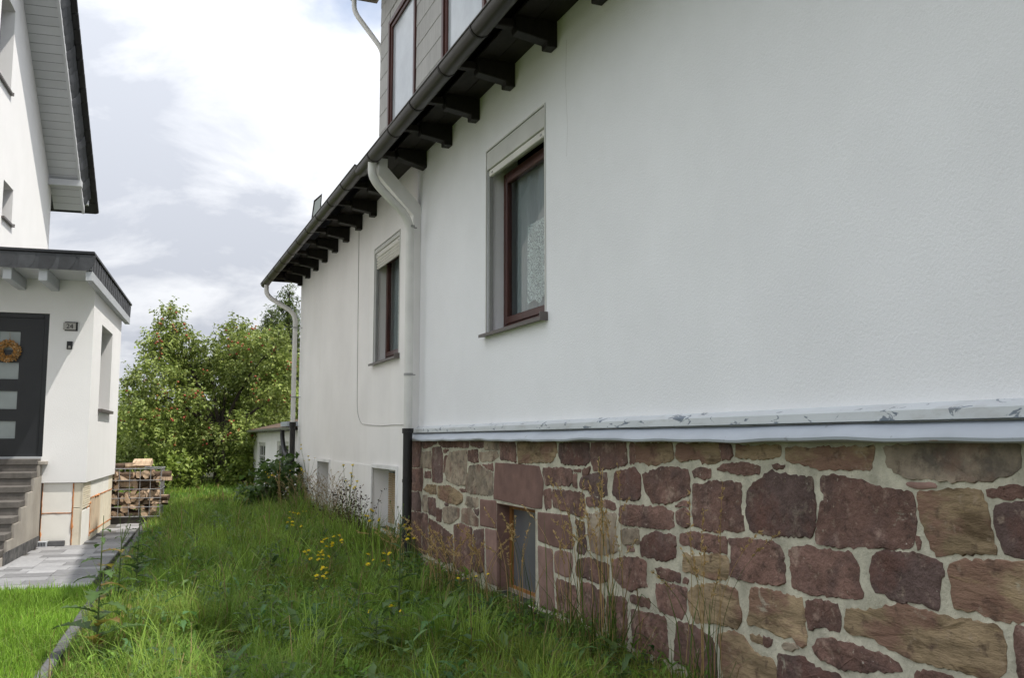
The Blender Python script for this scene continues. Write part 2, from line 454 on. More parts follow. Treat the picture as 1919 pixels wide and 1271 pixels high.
def root(name, loc, rz, label, cat, group=None):
    o = bpy.data.objects.new(name, None)
    o.empty_display_size = 0.2
    COL.objects.link(o)
    o.location = loc; o.rotation_euler = (0, 0, rz)
    WM[o.name] = Matrix.Translation(Vector(loc)) @ Matrix.Rotation(rz, 4, 'Z')
    return tag(o, label, cat, group)

def inst(name, me, parent, loc, rot=(0, 0, 0), scale=(1, 1, 1)):
    o = bpy.data.objects.new(name, me)
    COL.objects.link(o)
    o.parent = parent
    o.location = loc; o.rotation_euler = rot; o.scale = scale
    if parent is not None: WM[o.name] = WM[parent.name]
    return o

def wall_holes(mb, axis, plane, back, a0, a1, z0, z1, holes, mi=0):
    """wall slab in plane axis=plane..back with rectangular holes [(a0,a1,z0,z1)] (reveals included)"""
    As = sorted({a0, a1, *[h[0] for h in holes], *[h[1] for h in holes]})
    Zs = sorted({z0, z1, *[h[2] for h in holes], *[h[3] for h in holes]})
    def P(t, a, z): return (t, a, z) if axis == 0 else (a, t, z)
    vs_, fs = [], []
    def quad(p):
        b = len(vs_); vs_.extend(p); fs.append((b, b + 1, b + 2, b + 3))
    for i in range(len(As) - 1):
        for j in range(len(Zs) - 1):
            ca, cz = (As[i] + As[i + 1]) / 2, (Zs[j] + Zs[j + 1]) / 2
            if any(h[0] < ca < h[1] and h[2] < cz < h[3] for h in holes): continue
            for t in (plane, back):
                quad([P(t, As[i], Zs[j]), P(t, As[i + 1], Zs[j]), P(t, As[i + 1], Zs[j + 1]), P(t, As[i], Zs[j + 1])])
    for (h0, h1, g0, g1) in holes + [(a0, a1, z0, z1)]:
        for (p, q) in (((h0, g0), (h1, g0)), ((h1, g0), (h1, g1)), ((h1, g1), (h0, g1)), ((h0, g1), (h0, g0))):
            quad([P(plane, *p), P(plane, *q), P(back, *q), P(back, *p)])
    mb.add(vs_, fs, mi)

def smooth_path(pts, k=6, rad=0.12):
    """round the corners of a polyline"""
    pts = [Vector(p) for p in pts]
    out = [pts[0]]
    for i in range(1, len(pts) - 1):
        a, b, c = pts[i - 1], pts[i], pts[i + 1]
        d1 = min(rad, (a - b).length * 0.49); d2 = min(rad, (c - b).length * 0.49)
        p, q = b + (a - b).normalized() * d1, b + (c - b).normalized() * d2
        for j in range(k + 1):
            t = j / k
            out.append(p * (1 - t) ** 2 + b * 2 * t * (1 - t) + q * t * t)
    out.append(pts[-1])
    return out

def quick_mesh(name, V, F, tone=None, mats=('leaf',)):
    """big triangle soup from numpy arrays, one tone colour for each vertex"""
    me = bpy.data.meshes.new(name)
    V = np.asarray(V, np.float32); F = np.asarray(F, np.int32)
    me.vertices.add(len(V)); me.vertices.foreach_set('co', V.ravel())
    me.loops.add(F.size); me.loops.foreach_set('vertex_index', F.ravel())
    me.polygons.add(len(F))
    me.polygons.foreach_set('loop_start', np.arange(0, F.size, F.shape[1], dtype=np.int32))
    me.polygons.foreach_set('loop_total', np.full(len(F), F.shape[1], np.int32))
    if tone is not None:
        ca = me.color_attributes.new('tone', 'FLOAT_COLOR', 'POINT')
        T = np.ones((len(V), 4), np.float32); T[:, :3] = tone
        ca.data.foreach_set('color', T.ravel())
    for m in mats: me.materials.append(MATS[m])
    me.update(calc_edges=True)
    return me

def leaf_soup(P, D, N, L, W, tone):
    """folded four-point leaves: P base, D direction, N up, L length, W half width"""
    D = D / np.linalg.norm(D, axis=1, keepdims=True)
    S = np.cross(D, N); S /= np.maximum(np.linalg.norm(S, axis=1, keepdims=True), 1e-6)
    U = np.cross(S, D)
    n = len(P)
    V = np.zeros((n, 4, 3), np.float32)
    V[:, 0] = P
    V[:, 1] = P + D * (L * 0.45)[:, None] + S * W[:, None] + U * (W * 0.35)[:, None]
    V[:, 2] = P + D * L[:, None] - U * (L * 0.12)[:, None]
    V[:, 3] = P + D * (L * 0.45)[:, None] - S * W[:, None] + U * (W * 0.35)[:, None]
    b = np.arange(n)[:, None] * 4
    F = np.concatenate([b + np.array([[0, 1, 2]]), b + np.array([[0, 2, 3]])])
    T = np.repeat(tone[:, None, :], 4, axis=1)
    return V.reshape(-1, 3), F, T.reshape(-1, 3)

def blade_soup(P, H, W, az, lean, tone, curl=1.0):
    """grass blades: two segments and a tip"""
    n = len(P)
    d = np.stack([np.cos(az), np.sin(az), np.zeros(n)], 1)
    s = np.stack([-np.sin(az), np.cos(az), np.zeros(n)], 1)
    z = np.array([0, 0, 1.0])
    m = P + z * (H * 0.55)[:, None] + d * (H * lean * 0.35)[:, None]
    t = P + z * (H * np.clip(1 - lean * lean * 0.45, 0.25, 1))[:, None] + d * (H * lean * curl)[:, None]
    V = np.zeros((n, 5, 3), np.float32)
    V[:, 0] = P - s * (W * 0.5)[:, None]; V[:, 1] = P + s * (W * 0.5)[:, None]
    V[:, 2] = m - s * (W * 0.42)[:, None]; V[:, 3] = m + s * (W * 0.42)[:, None]
    V[:, 4] = t
    b = np.arange(n)[:, None] * 5
    F = np.concatenate([b + np.array([[0, 1, 3]]), b + np.array([[0, 3, 2]]), b + np.array([[2, 3, 4]])])
    T = np.repeat(tone[:, None, :], 5, axis=1)
    return V.reshape(-1, 3), F, T.reshape(-1, 3)

def join_soup(parts):
    Vs, Fs, Ts, b = [], [], [], 0
    for V, F, T in parts:
        Vs.append(V); Fs.append(F + b); Ts.append(T); b += len(V)
    return np.concatenate(Vs), np.concatenate(Fs), np.concatenate(Ts)

# ================================================================ SETTING
rng = random.Random(7)
def kerb_x(y): return -0.5 + (y - 6.87) * 0.0612
NB_C = (-0.63, 14.94)                       # corner of the neighbour's porch
NB_RZ = R(-5.0)
NB_M = Matrix.Translation((NB_C[0], NB_C[1], 0)) @ Matrix.Rotation(NB_RZ, 4, 'Z')
NB_I = NB_M.inverted()

def terrain(x, y):
    k = x - kerb_x(y)
    b = 0.035 * math.sin(x * 1.7 + y * 0.9) * math.sin(y * 1.1 - x * 0.6) + 0.02 * math.sin(x * 4.1 + 1) * math.sin(y * 3.3)
    if abs(x) > 40 or y > 80 or y < -10:
        b = 0.0
    if k < 0 and y < 20.2:
        return -0.14
    d = -0.09 * math.exp(-max(k, 0) / 0.7) if y < 20.2 else 0.0
    return b + d

def axis_pts(dense0, dense1, step, far):
    a = list(np.arange(dense0, dense1 + 1e-6, step))
    t, s = dense1, step
    while t < far:
        s *= 1.35; t += s; a.append(t)
    t, s = dense0, step
    while t > -far:
        s *= 1.35; t -= s; a.insert(0, t)
    return a

gx, gy = axis_pts(-1.5, 4.0, 0.22, 1500), axis_pts(3.5, 36.0, 0.4, 1800)
gmb = MB()
gv = [(x, y, terrain(x, y)) for y in gy for x in gx]
nx = len(gx)
gf = [(j * nx + i, j * nx + i + 1, (j + 1) * nx + i + 1, (j + 1) * nx + i) for j in range(len(gy) - 1) for i in range(nx - 1)]
gmb.add(gv, gf)
tag(gmb.build('ground', 'soil', smooth=True), kind='structure')

# lawn bed left of the kerb
lw = MB()
e0, e1 = NB_M @ Vector((0.66, -4.15, 0)), NB_M @ Vector((-5.5, -4.3, 0))
lw.prism([(-7, -2), (kerb_x(-2) - 0.045, -2), (kerb_x(e0.y) - 0.045, e0.y), (e1.x, e1.y)], 2, -0.13, -0.012)
tag(lw.build('lawn', 'lawn_ground'), kind='structure')

# paving: a bed of joint sand with every paver a piece of its own (neighbour's axes)
pb = MB()
pb.prism([(-6, -4.15), (0.60, -4.15), (0.44, 5.6), (-6, 5.6)], 2, -0.12, -0.012)
paving = pb.build('paving', 'joint_sand')
paving.location = (NB_C[0], NB_C[1], 0); paving.rotation_euler = (0, 0, NB_RZ)
WM[paving.name] = NB_M
tag(paving, kind='structure')
unit = MB().box(-0.5, 0.5, -0.5, 0.5, -1, 0)
pv_me = unit.mesh('paver', 'paver', bevel=0.02)
y = -4.13
while y < 5.4:
    dep = rng.choice([0.20, 0.30, 0.30])
    x = 0.60 - (y + 4.15) * 0.0165 - 0.006
    while x > -3.2:
        w = rng.choice([0.30, 0.40, 0.50])
        x0 = x - w
        cx, cy = x - w / 2, y + dep / 2
        inside = (cx < -0.03 and cy > 0.0) or (cx < -0.7 and cy > -2.2)
        if not inside and not (x < -2.0 and cy > -1):
            o = inst('paver', pv_me, paving, (cx, cy, rng.uniform(-0.0015, 0.0015)), (rng.uniform(-.004, .004), rng.uniform(-.004, .004), 0),
                     (w - 0.006, dep - 0.006, 0.06))
        x = x0
    y += dep

# kerb of concrete edging stones
kerb = root('kerb', (kerb_x(6.87), 6.87, 0), 0, None, None)
tag(kerb, kind='structure')
ka = -math.atan(0.0612)
kst = MB().box(-0.04, 0.04, -0.495, 0.495, -0.25, 0.02).mesh('kerb_stone', 'kerb', bevel=0.012)
for i in range(-6, 13):
    yy = i * 1.0 + 0.35
    inst('kerb_stone', kst, kerb, (yy * 0.0612 + rng.uniform(-.004, .004), yy, rng.uniform(-.008, .006)), (rng.uniform(-.006, .006), rng.uniform(-.03, .03), ka))

# ================================================================ THE OLD HOUSE
house = root('white_house', (3.23, 10.0, 0), 0,
             'large white plastered house with red sandstone plinth, dark eaves and brown windows', 'house')
XW = 3.23
WIN1 = (7.30, 8.78, 2.56, 4.45)
WIN2 = (12.20, 13.66, 2.63, 4.36)
CEL1 = (12.15, 13.55, 0.24, 1.10)
CEL2 = (16.80, 18.00, 0.24, 1.10)
PLW = (7.53, 8.47, 0.06, 0.90)

m = MB(); wall_holes(m, 0, XW, XW + 0.34, -4, 11.37, 1.58, 5.15, [WIN1])
m.build('wall', 'plaster', house)
m = MB(); wall_holes(m, 0, XW, XW + 0.34, 11.371, 20.6, -0.4, 5.15, [WIN2, CEL1, CEL2])
m.build('wall', 'plaster_far', house)
# raised band at the foot of the far wall
m = MB(); wall_holes(m, 0, XW - 0.014, XW - 0.002, 11.51, 20.61, -0.4, 1.13, [CEL1, CEL2])
m.build('wall_base', 'plaster_far', house)
# end walls and back (outside the picture, they close the house)
m = MB()
m.box(XW + 0.34, 11.5, 20.3, 20.6, -0.4, 5.15); m.box(XW + 0.34, 11.5, -4, -3.7, -0.4, 5.15); m.box(11.2, 11.5, -3.7, 20.3, -0.4, 5.15)
m.prism([(XW + 0.1, 5.15), (11.4, 5.15), (7.3, 8.9)], 1, -3.99, -3.8); m.prism([(XW + 0.1, 5.15), (11.4, 5.15), (7.3, 8.9)], 1, 20.4, 20.58)
m.build('end_wall', 'plaster_far', house)
# party-wall pilaster with its corbel under the eave
m = MB(); m.prism([(3.229, 1.64), (3.13, 1.64), (3.13, 4.33), (2.68, 4.80), (2.68, 5.02), (2.79, 5.02), (2.79, 4.91), (3.229, 4.46)], 1, 11.2, 11.38)
m.build('corner_pilaster', 'plaster_far', house)

# ---- plinth of sandstone: mortar bed and one object for each stone
m = MB(); wall_holes(m, 0, 3.225, 3.57, -4, 11.5, -0.4, 1.56, [PLW])
plinth = m.build('stone_plinth', 'mortar', house)
STONES = """
R 11.509 1.485 11.054 1.485 11.05 1.386 11.108 1.178 11.494 1.161
R 11.493 1.14 10.976 1.154 10.95 1.025 11.01 0.89 11.481 0.873
D 11.48 0.848 11.118 0.861 11.035 0.745 11.044 0.642 11.287 0.634 11.471 0.643
R 11.47 0.6 11.021 0.617 11.004 0.15 11.45 0.138
R 10.978 0.617 10.754 0.621 10.74 0.191 10.792 0.156 10.961 0.155
R 11.019 1.485 10.43 1.485 10.41 1.461 10.67 1.425 10.878 1.397 11.016 1.408
R 10.359 1.485 9.831 1.485 9.829 1.416 10.121 1.419 10.312 1.444
R 9.795 1.485 9.283 1.485 9.295 1.42 9.794 1.422
R 9.235 1.485 8.843 1.485 8.833 1.431 8.977 1.425 9.234 1.439
G 8.805 1.485 8.419 1.485 8.418 1.407 8.769 1.404 8.813 1.427
R 8.378 1.485 8.029 1.485 7.972 1.442 7.972 1.296 8.041 1.311 8.359 1.317
T 7.923 1.479 7.097 1.485 7.068 1.398 7.18 1.313 7.913 1.29 7.935 1.387
G 11.018 1.35 10.655 1.364 10.625 1.296 10.633 1.164 11.077 1.169 11.059 1.288
D 10.567 1.402 10.253 1.419 10.186 1.326 10.186 1.035 10.3 1.02 10.567 1.019 10.592 1.179
R 10.158 1.394 9.962 1.396 10.063 1.358 10.149 1.351
R 10.11 1.314 10.015 1.325 10.089 1.193 10.136 1.13 10.146 1.248
G 9.935 1.361 9.359 1.388 9.345 1.297 9.366 1.037 9.681 1.019 10.03 1.052 10.095 1.159 10.043 1.272
R 9.311 1.389 9.013 1.398 8.987 1.277 9.191 1.272 9.312 1.294
G 8.946 1.373 8.465 1.398 8.421 1.343 8.574 1.3 8.909 1.278 8.951 1.324
G 9.231 1.224 8.975 1.245 8.767 1.209 8.574 1.183 8.575 0.975 8.736 0.957 9.218 0.952 9.34 0.986 9.325 1.109
R 8.879 1.254 8.58 1.269 8.568 1.2 8.738 1.221
R 10.881 1.121 10.648 1.134 10.625 1.052 10.899 1.048
L 8.5 1.282 7.943 1.28 7.444 1.275 7.345 1.148 7.377 0.994 7.381 0.918 7.545 0.909 8.041 0.922 8.547 0.934 8.534 1.109
T 10.779 0.97 10.423 0.98 10.42 0.877 10.652 0.877 10.937 0.906
T 10.368 0.971 9.963 0.995 9.749 0.972 9.486 0.922 9.485 0.852 9.642 0.812 10.031 0.81 10.364 0.845
R 9.588 0.98 9.353 0.986 9.339 0.96 9.503 0.951
G 10.956 0.831 10.783 0.846 10.76 0.658 10.949 0.657 10.996 0.747
D 10.745 0.825 10.457 0.824 10.439 0.735 10.436 0.625 10.718 0.639
R 10.4 0.724 10.203 0.715 10.219 0.584 10.395 0.581
G 10.152 0.741 9.85 0.772 9.584 0.768 9.599 0.674 9.881 0.59 10.092 0.583 10.167 0.63
D 10.097 0.8 9.965 0.803 9.983 0.773 10.078 0.772
G 9.338 0.909 8.992 0.918 8.991 0.832 9.184 0.809 9.399 0.826
G 9.483 0.775 9.215 0.793 9.059 0.725 8.99 0.72 8.989 0.637 9.276 0.633 9.514 0.645
D 9.116 0.794 8.976 0.807 8.981 0.743 9.054 0.752
L 8.935 0.906 8.476 0.919 8.474 0.657 8.932 0.647
P 8.785 0.631 8.466 0.636 8.458 0.121 8.723 0.121
R 10.695 0.582 10.402 0.554 9.819 0.471 9.777 0.18 10.088 0.143 10.681 0.165
R 9.765 0.584 9.504 0.616 9.175 0.597 9.169 0.172 9.332 0.121 9.724 0.144
D 9.125 0.576 8.825 0.617 8.807 0.218 8.962 0.179 9.138 0.206
R 9.758 0.091 9.534 0.109 9.503 0.045 9.688 0.031
R 9.421 0.062 9.057 0.101 8.906 -0.04 9.203 -0.065 9.42 -0.046
R 10.873 0.068 10.274 0.105 10.084 0.008 10.384 -0.076 10.785 -0.061
D 7.029 1.471 6.601 1.484 6.474 1.473 6.468 1.346 6.554 1.302 6.974 1.308 7.03 1.382
R 6.44 1.477 6.341 1.485 5.897 1.482 5.879 1.329 6.15 1.294 6.401 1.268 6.45 1.367
R 5.831 1.475 5.772 1.475 5.763 1.346 5.835 1.338
T 5.75 1.479 5.28 1.483 5.264 1.401 5.272 1.373 5.446 1.347 5.552 1.334 5.74 1.353
R 7.353 1.265 6.939 1.272 6.782 1.265 6.776 1.173 6.84 1.135 7.301 1.123 7.362 1.215
R 6.737 1.272 6.628 1.269 6.637 1.253 6.737 1.253
R 6.766 1.222 6.699 1.228 6.694 1.13 6.767 1.135
R 6.599 1.27 6.461 1.292 6.479 1.239 6.582 1.224
D 6.62 1.207 6.448 1.233 6.188 1.263 6.198 1.158 6.183 1.095 6.284 1.079 6.447 1.089 6.473 1.114 6.647 1.125
R 7.323 1.072 7.197 1.098 7.188 0.95 7.303 0.922 7.332 0.997
R 7.154 1.084 6.923 1.091 6.578 1.089 6.572 0.913 6.615 0.899 6.83 0.93 7.136 0.945 7.165 1.023
R 6.526 1.065 6.384 1.066 6.067 1.048 6.061 0.991 6.189 1.004 6.475 0.996 6.533 1.015
D 6.052 1.264 5.762 1.308 5.696 1.25 5.701 1.108 5.769 1.087 6.013 1.08 6.095 1.114 6.085 1.192
R 5.659 1.263 5.394 1.318 5.233 1.319 5.088 1.313 5.076 1.162 5.24 1.121 5.302 1.095 5.516 1.078 5.621 1.151
L 7.475 0.884 6.853 0.9 6.791 0.808 6.784 0.639 7.125 0.627 7.466 0.642
D 6.733 0.869 6.582 0.863 6.533 0.674 6.584 0.63 6.7 0.633 6.662 0.758
G 6.483 0.931 6.222 0.964 6.054 0.966 6.072 0.87 6.045 0.711 6.229 0.662 6.456 0.667 6.494 0.796
R 5.982 1.025 5.912 1.043 5.402 1.062 5.283 1.038 5.274 0.947 5.335 0.922 5.957 0.903 6 0.913
P 5.902 0.765 5.806 0.768 5.78 0.733 5.888 0.721
G 5.972 0.863 5.733 0.893 5.724 0.793 5.919 0.771 5.96 0.783
D 5.658 0.844 5.5 0.884 5.252 0.888 5.256 0.758 5.403 0.716 5.689 0.716 5.707 0.8
P 7.473 0.599 7.17 0.598 7.144 0.242 7.117 0.106 7.437 0.093
P 7.12 0.587 7.007 0.611 6.801 0.609 6.777 0.537 6.823 0.425 6.913 0.409 7.122 0.421 7.14 0.534
T 5.21 1.477 4.754 1.479 4.733 1.374 4.831 1.358 4.948 1.364 4.972 1.393 5.19 1.362 5.225 1.395
R 4.733 1.479 4.63 1.476 4.615 1.4 4.716 1.384
T 4.571 1.468 4.168 1.473 4.175 1.407 4.354 1.397 4.569 1.398
R 5.04 1.309 4.919 1.325 4.841 1.321 4.842 1.282 4.899 1.268 5.019 1.275
R 4.765 1.33 4.705 1.357 4.564 1.363 4.354 1.357 4.361 1.308 4.432 1.308 4.527 1.305 4.586 1.314 4.746 1.318
R 4.237 1.363 4.155 1.368 4.148 1.349 4.213 1.345
T 4.117 1.46 3.486 1.469 3.494 1.418 3.514 1.355 3.873 1.357 3.997 1.375 4.116 1.387
R 5.026 1.226 4.923 1.228 4.835 1.243 4.668 1.253 4.538 1.244 4.555 1.074 4.527 1.063 4.525 0.987 4.6 0.972 4.679 0.987 4.762 0.963 4.847 0.959 4.933 0.966 5.035 0.972 5.036 1.094
R 5.237 1.08 5.155 1.11 5.09 1.114 5.094 1.085 5.202 1.075
R 5.232 1.042 5.142 1.063 5.09 1.052 5.088 0.968 5.137 0.961 5.234 0.981
D 4.32 1.298 4.255 1.33 4.165 1.311 4.089 1.311 3.924 1.302 3.921 1.247 3.907 1.182 3.921 1.055 3.947 1.013 4.266 0.986 4.453 0.994 4.487 1.067 4.472 1.209 4.432 1.243
R 5.195 0.905 5.012 0.928 4.695 0.928 4.689 0.843 4.81 0.829 4.938 0.836 5.161 0.844 5.203 0.85
T 5.145 0.804 5.052 0.778 4.831 0.821 4.699 0.829 4.671 0.776 4.695 0.695 4.837 0.682 5.161 0.682
R 4.669 0.931 4.375 0.945 4.215 0.939 4.175 0.899 4.174 0.822 4.17 0.745 4.21 0.729 4.487 0.712 4.658 0.712 4.633 0.85
R 3.857 1.309 3.733 1.321 3.621 1.308 3.608 1.311 3.541 1.295 3.451 1.271 3.375 1.279 3.326 1.275 3.252 1.256 3.247 1.182 3.252 1.112 3.262 1.041 3.283 1.022 3.416 1.008 3.472 1.013 3.681 0.985 3.81 0.974 3.904 0.987 3.88 1.083 3.869 1.164 3.826 1.212 3.856 1.255
G 3.403 1.47 2.99 1.485 2.697 1.485 2.695 1.39 2.76 1.352 2.857 1.336 3.02 1.33 3.085 1.332 3.301 1.332 3.336 1.345 3.39 1.383
P 3.29 1.31 3.131 1.317 3.111 1.296 3.21 1.283 3.279 1.293
T 3.213 1.265 3.155 1.272 3.077 1.28 2.891 1.292 2.878 1.265 2.856 1.186 2.849 1.106 2.835 1.065 2.839 1.046 2.966 1.038 3.136 1.011 3.156 1.042 3.2 1.146 3.218 1.228
R 3.241 1.059 3.223 1.076 3.222 1.032 3.237 1.026
R 2.856 1.298 2.811 1.3 2.726 1.316 2.575 1.319 2.578 1.283 2.756 1.273 2.85 1.27
D 2.804 1.236 2.758 1.247 2.58 1.247 2.593 1.056 2.708 1.043 2.769 1.056 2.808 1.106 2.817 1.149 2.821 1.196
R 4.114 0.926 4.05 0.948 3.978 0.955 3.909 0.947 3.739 0.951 3.67 0.958 3.631 0.925 3.62 0.885 3.63 0.822 3.598 0.793 3.6 0.758 3.68 0.745 3.998 0.717 4.098 0.733 4.11 0.823
D 3.505 0.963 3.423 0.987 3.295 0.992 3.214 0.988 3.138 0.982 3.106 0.97 3.115 0.91 3.14 0.86 3.137 0.777 3.188 0.773 3.242 0.795 3.295 0.791 3.386 0.777 3.428 0.793 3.484 0.793 3.532 0.831 3.521 0.92
R 3.99 0.678 3.862 0.695 3.776 0.696 3.756 0.678 3.758 0.57 3.803 0.564 3.89 0.578 3.937 0.55 3.989 0.54 4 0.635
T 3.688 0.694 3.601 0.696 3.502 0.715 3.406 0.748 3.315 0.759 3.165 0.747 3.057 0.751 2.934 0.76 2.839 0.759 2.819 0.696 2.809 0.644 2.826 0.601 2.852 0.553 2.909 0.541 2.998 0.545 3.155 0.543 3.258 0.542 3.46 0.562 3.542 0.583 3.615 0.573 3.711 0.578 3.708 0.644
R 3.95 0.467 3.879 0.516 3.82 0.522 3.706 0.518 3.565 0.521 3.445 0.514 3.385 0.491 3.362 0.468 3.424 0.448 3.537 0.438 3.624 0.412 3.755 0.395 3.877 0.407 3.934 0.418
T 4.467 0.672 4.289 0.682 4.12 0.681 4.034 0.678 4.022 0.591 4.01 0.455 4.067 0.442 4.114 0.474 4.18 0.467 4.264 0.472 4.387 0.476 4.503 0.476 4.481 0.556
D 4.233 0.365 4.135 0.38 4.023 0.383 3.939 0.356 3.792 0.36 3.76 0.348 3.763 0.292 4.25 0.176
T 3.062 0.974 3 0.994 2.918 0.998 2.82 1.019 2.75 1.016 2.595 1.031 2.61 0.812 2.742 0.796 2.859 0.791 2.93 0.811 3.012 0.798 3.047 0.8 3.053 0.873 3.06 0.93
R 2.756 0.768 2.612 0.787 2.627 0.564 2.745 0.536 2.753 0.686
R 3.275 0.482 3.196 0.504 3.083 0.507 3.087 0.433 3.272 0.44
T 5.032 0.603 4.859 0.642 4.714 0.651 4.598 0.642 4.595 0.593 4.583 0.556 4.566 0.486 4.607 0.43 4.785 0.427 5.031 0.39 5.095 0.443 5.115 0.525 5.102 0.57
R 5.507 0.548 5.344 0.568 5.137 0.575 5.148 0.447 5.202 0.384 5.387 0.384 5.467 0.383 5.496 0.467
R 5.516 0.658 5.378 0.662 5.211 0.662 5.207 0.606 5.342 0.607 5.454 0.598
R 5.158 0.64 5.101 0.63 5.139 0.607 5.171 0.611
R 5.25 0.347 5.183 0.353 5.056 0.357 4.915 0.33 4.865 0.322 4.837 0.231 4.821 0.113 4.925 0.08 5.045 0.082 5.157 0.105 5.277 0.11 5.278 0.238
T 4.795 0.358 4.645 0.403 4.533 0.386 4.506 0.348 4.404 0.319 4.292 0.326 4.268 0.275 4.265 0.172 4.756 0.054 4.759 0.224 4.771 0.307
T 4.479 0.418 4.384 0.43 4.381 0.391 4.472 0.384
R 4.361 0.424 4.295 0.431 4.315 0.388 4.363 0.384
G 4.197 0.419 4.132 0.437 4.071 0.428 4.134 0.404 4.19 0.402
R 6.683 0.568 6.495 0.608 6.327 0.601 6.171 0.598 6.181 0.513 6.214 0.471 6.363 0.447 6.532 0.454 6.703 0.446 6.72 0.503
R 6.099 0.636 5.922 0.677 5.735 0.692 5.63 0.677 5.647 0.55 5.621 0.523 5.841 0.465 5.986 0.471 6.102 0.512 6.116 0.586
R 7.092 0.374 6.876 0.364 6.743 0.352 6.717 0.266 6.729 0.106 6.843 0.102 7.046 0.122 7.084 0.209
R 6.642 0.397 6.464 0.414 6.316 0.377 6.257 0.343 6.261 0.164 6.341 0.101 6.573 0.111 6.637 0.165 6.644 0.277
R 6.207 0.364 6.003 0.388 5.912 0.382 5.912 0.119 6.056 0.105 6.189 0.115 6.21 0.237
R 5.837 0.434 5.597 0.443 5.599 0.381 5.786 0.378 5.853 0.387
R 5.84 0.331 5.583 0.341 5.426 0.354 5.394 0.342 5.374 0.182 5.364 0.117 5.435 0.096 5.791 0.082 5.837 0.198
R 7.34 0.052 7.108 0.071 7.129 -0.083 7.331 -0.098
R 7.076 0.065 6.862 0.047 6.632 0.051 6.67 -0.11 6.883 -0.106 7.098 -0.077
R 6.578 0.038 6.472 0.058 6.296 0.034 6.347 -0.095 6.572 -0.082
R 6.238 0.066 6.057 0.066 6.019 -0.054 6.257 -0.076
R 7.611 0.007 7.372 0.039 7.373 -0.096 7.545 -0.095
R 5.709 0.048 5.608 0.075 5.611 -0.006 5.711 -0.021
R 5.548 0.068 5.435 0.079 5.34 -0.005 5.526 -0.047
"""
SM = {'R': 'stone_red', 'D': 'stone_dark', 'T': 'stone_tan', 'G': 'stone_grey', 'L': 'stone_dressed', 'P': 'stone_pink'}

def refine(pts, step, jit, r, rounds=1):
    for _ in range(rounds):                       # cut the corners
        q = []
        for i in range(len(pts)):
            a, b = pts[i], pts[(i + 1) % len(pts)]
            d = math.hypot(b[0] - a[0], b[1] - a[1])
            t = min(0.25, 0.012 / max(d, 1e-6))
            q += [(a[0] + (b[0] - a[0]) * t, a[1] + (b[1] - a[1]) * t), (b[0] - (b[0] - a[0]) * t, b[1] - (b[1] - a[1]) * t)]
        pts = q
    out = []
    for i in range(len(pts)):
        a, b = pts[i], pts[(i + 1) % len(pts)]
        d = math.hypot(b[0] - a[0], b[1] - a[1])
        n = max(1, int(d / step))
        for k in range(n):
            t = k / n
            out.append((a[0] + (b[0] - a[0]) * t + r.uniform(-jit, jit), a[1] + (b[1] - a[1]) * t + r.uniform(-jit, jit)))
    return out

def stone(kind, pts, seed):
    r = random.Random(seed)
    dressed = kind in 'LP'
    cy, cz = sum(p[0] for p in pts) / len(pts), sum(p[1] for p in pts) / len(pts)
    gr = 0.004 if dressed else 0.0125
    pts = [(a + gr * (a - cy) / (math.hypot(a - cy, b - cz) + 1e-6), b + gr * (b - cz) / (math.hypot(a - cy, b - cz) + 1e-6)) for a, b in pts]
    o = refine(pts, 0.019, 0.002 if dressed else 0.0075, r)
    cy, cz = sum(p[0] for p in o) / len(o), sum(p[1] for p in o) / len(o)
    rad = sum(math.hypot(p[0] - cy, p[1] - cz) for p in o) / len(o)
    h = r.uniform(0.006, 0.009) if dressed else r.uniform(0.004, 0.010)
    tilt = (r.uniform(-.018, .018), r.uniform(-.018, .018)) if not dressed else (0, 0)
    X0 = 3.225
    rings = [(1.0, -0.02), (0.998, h * 0.25), (1 - 0.006 / rad, h * 0.85), (1 - min(0.4, 0.03 / rad), h), (0.72, h * 1.05), (0.4, h * 1.1)]
    if rad < 0.07: rings = rings[:3]
    vs_, fs = [], []
    n = len(o)
    for k, (s_, hh) in enumerate(rings):
        for (a, b) in o:
            yy, zz = cy + (a - cy) * s_, cz + (b - cz) * s_
            t = hh + ((yy - cy) * tilt[0] + (zz - cz) * tilt[1]) * (k > 0)
            if k >= 2 and not dressed:
                t += 0.010 * mnoise.noise((yy * 9 + seed, zz * 9, seed * .37)) + 0.004 * mnoise.noise((yy * 30 + seed, zz * 30, seed * .7)) + r.uniform(-.0012, .0012)
            vs_.append((X0 - max(t, -0.02 if k == 0 else 0.003), yy, zz))
    for k in range(len(rings) - 1):
        for i in range(n):
            j = (i + 1) % n
            fs.append((k * n + i, k * n + j, (k + 1) * n + j, (k + 1) * n + i))
    c = len(vs_)
    vs_.append((X0 - rings[-1][1] - 0.003 * r.random(), cy, cz))
    b = (len(rings) - 1) * n
    fs += [(b + i, b + (i + 1) % n, c) for i in range(n)]
    mb = MB(); mb.add(vs_, fs)
    return mb.build('stone', SM[kind], plinth, smooth=True)

traced = []
for k, ln in enumerate(STONES.strip().splitlines()):
    w = ln.split(); v = [float(q) for q in w[1:]]
    pts = [(v[i], v[i + 1]) for i in range(0, len(v), 2)]
    stone(w[0], pts, k + 1)
    traced.append((min(p[0] for p in pts), max(p[0] for p in pts), min(p[1] for p in pts), max(p[1] for p in pts), pts))

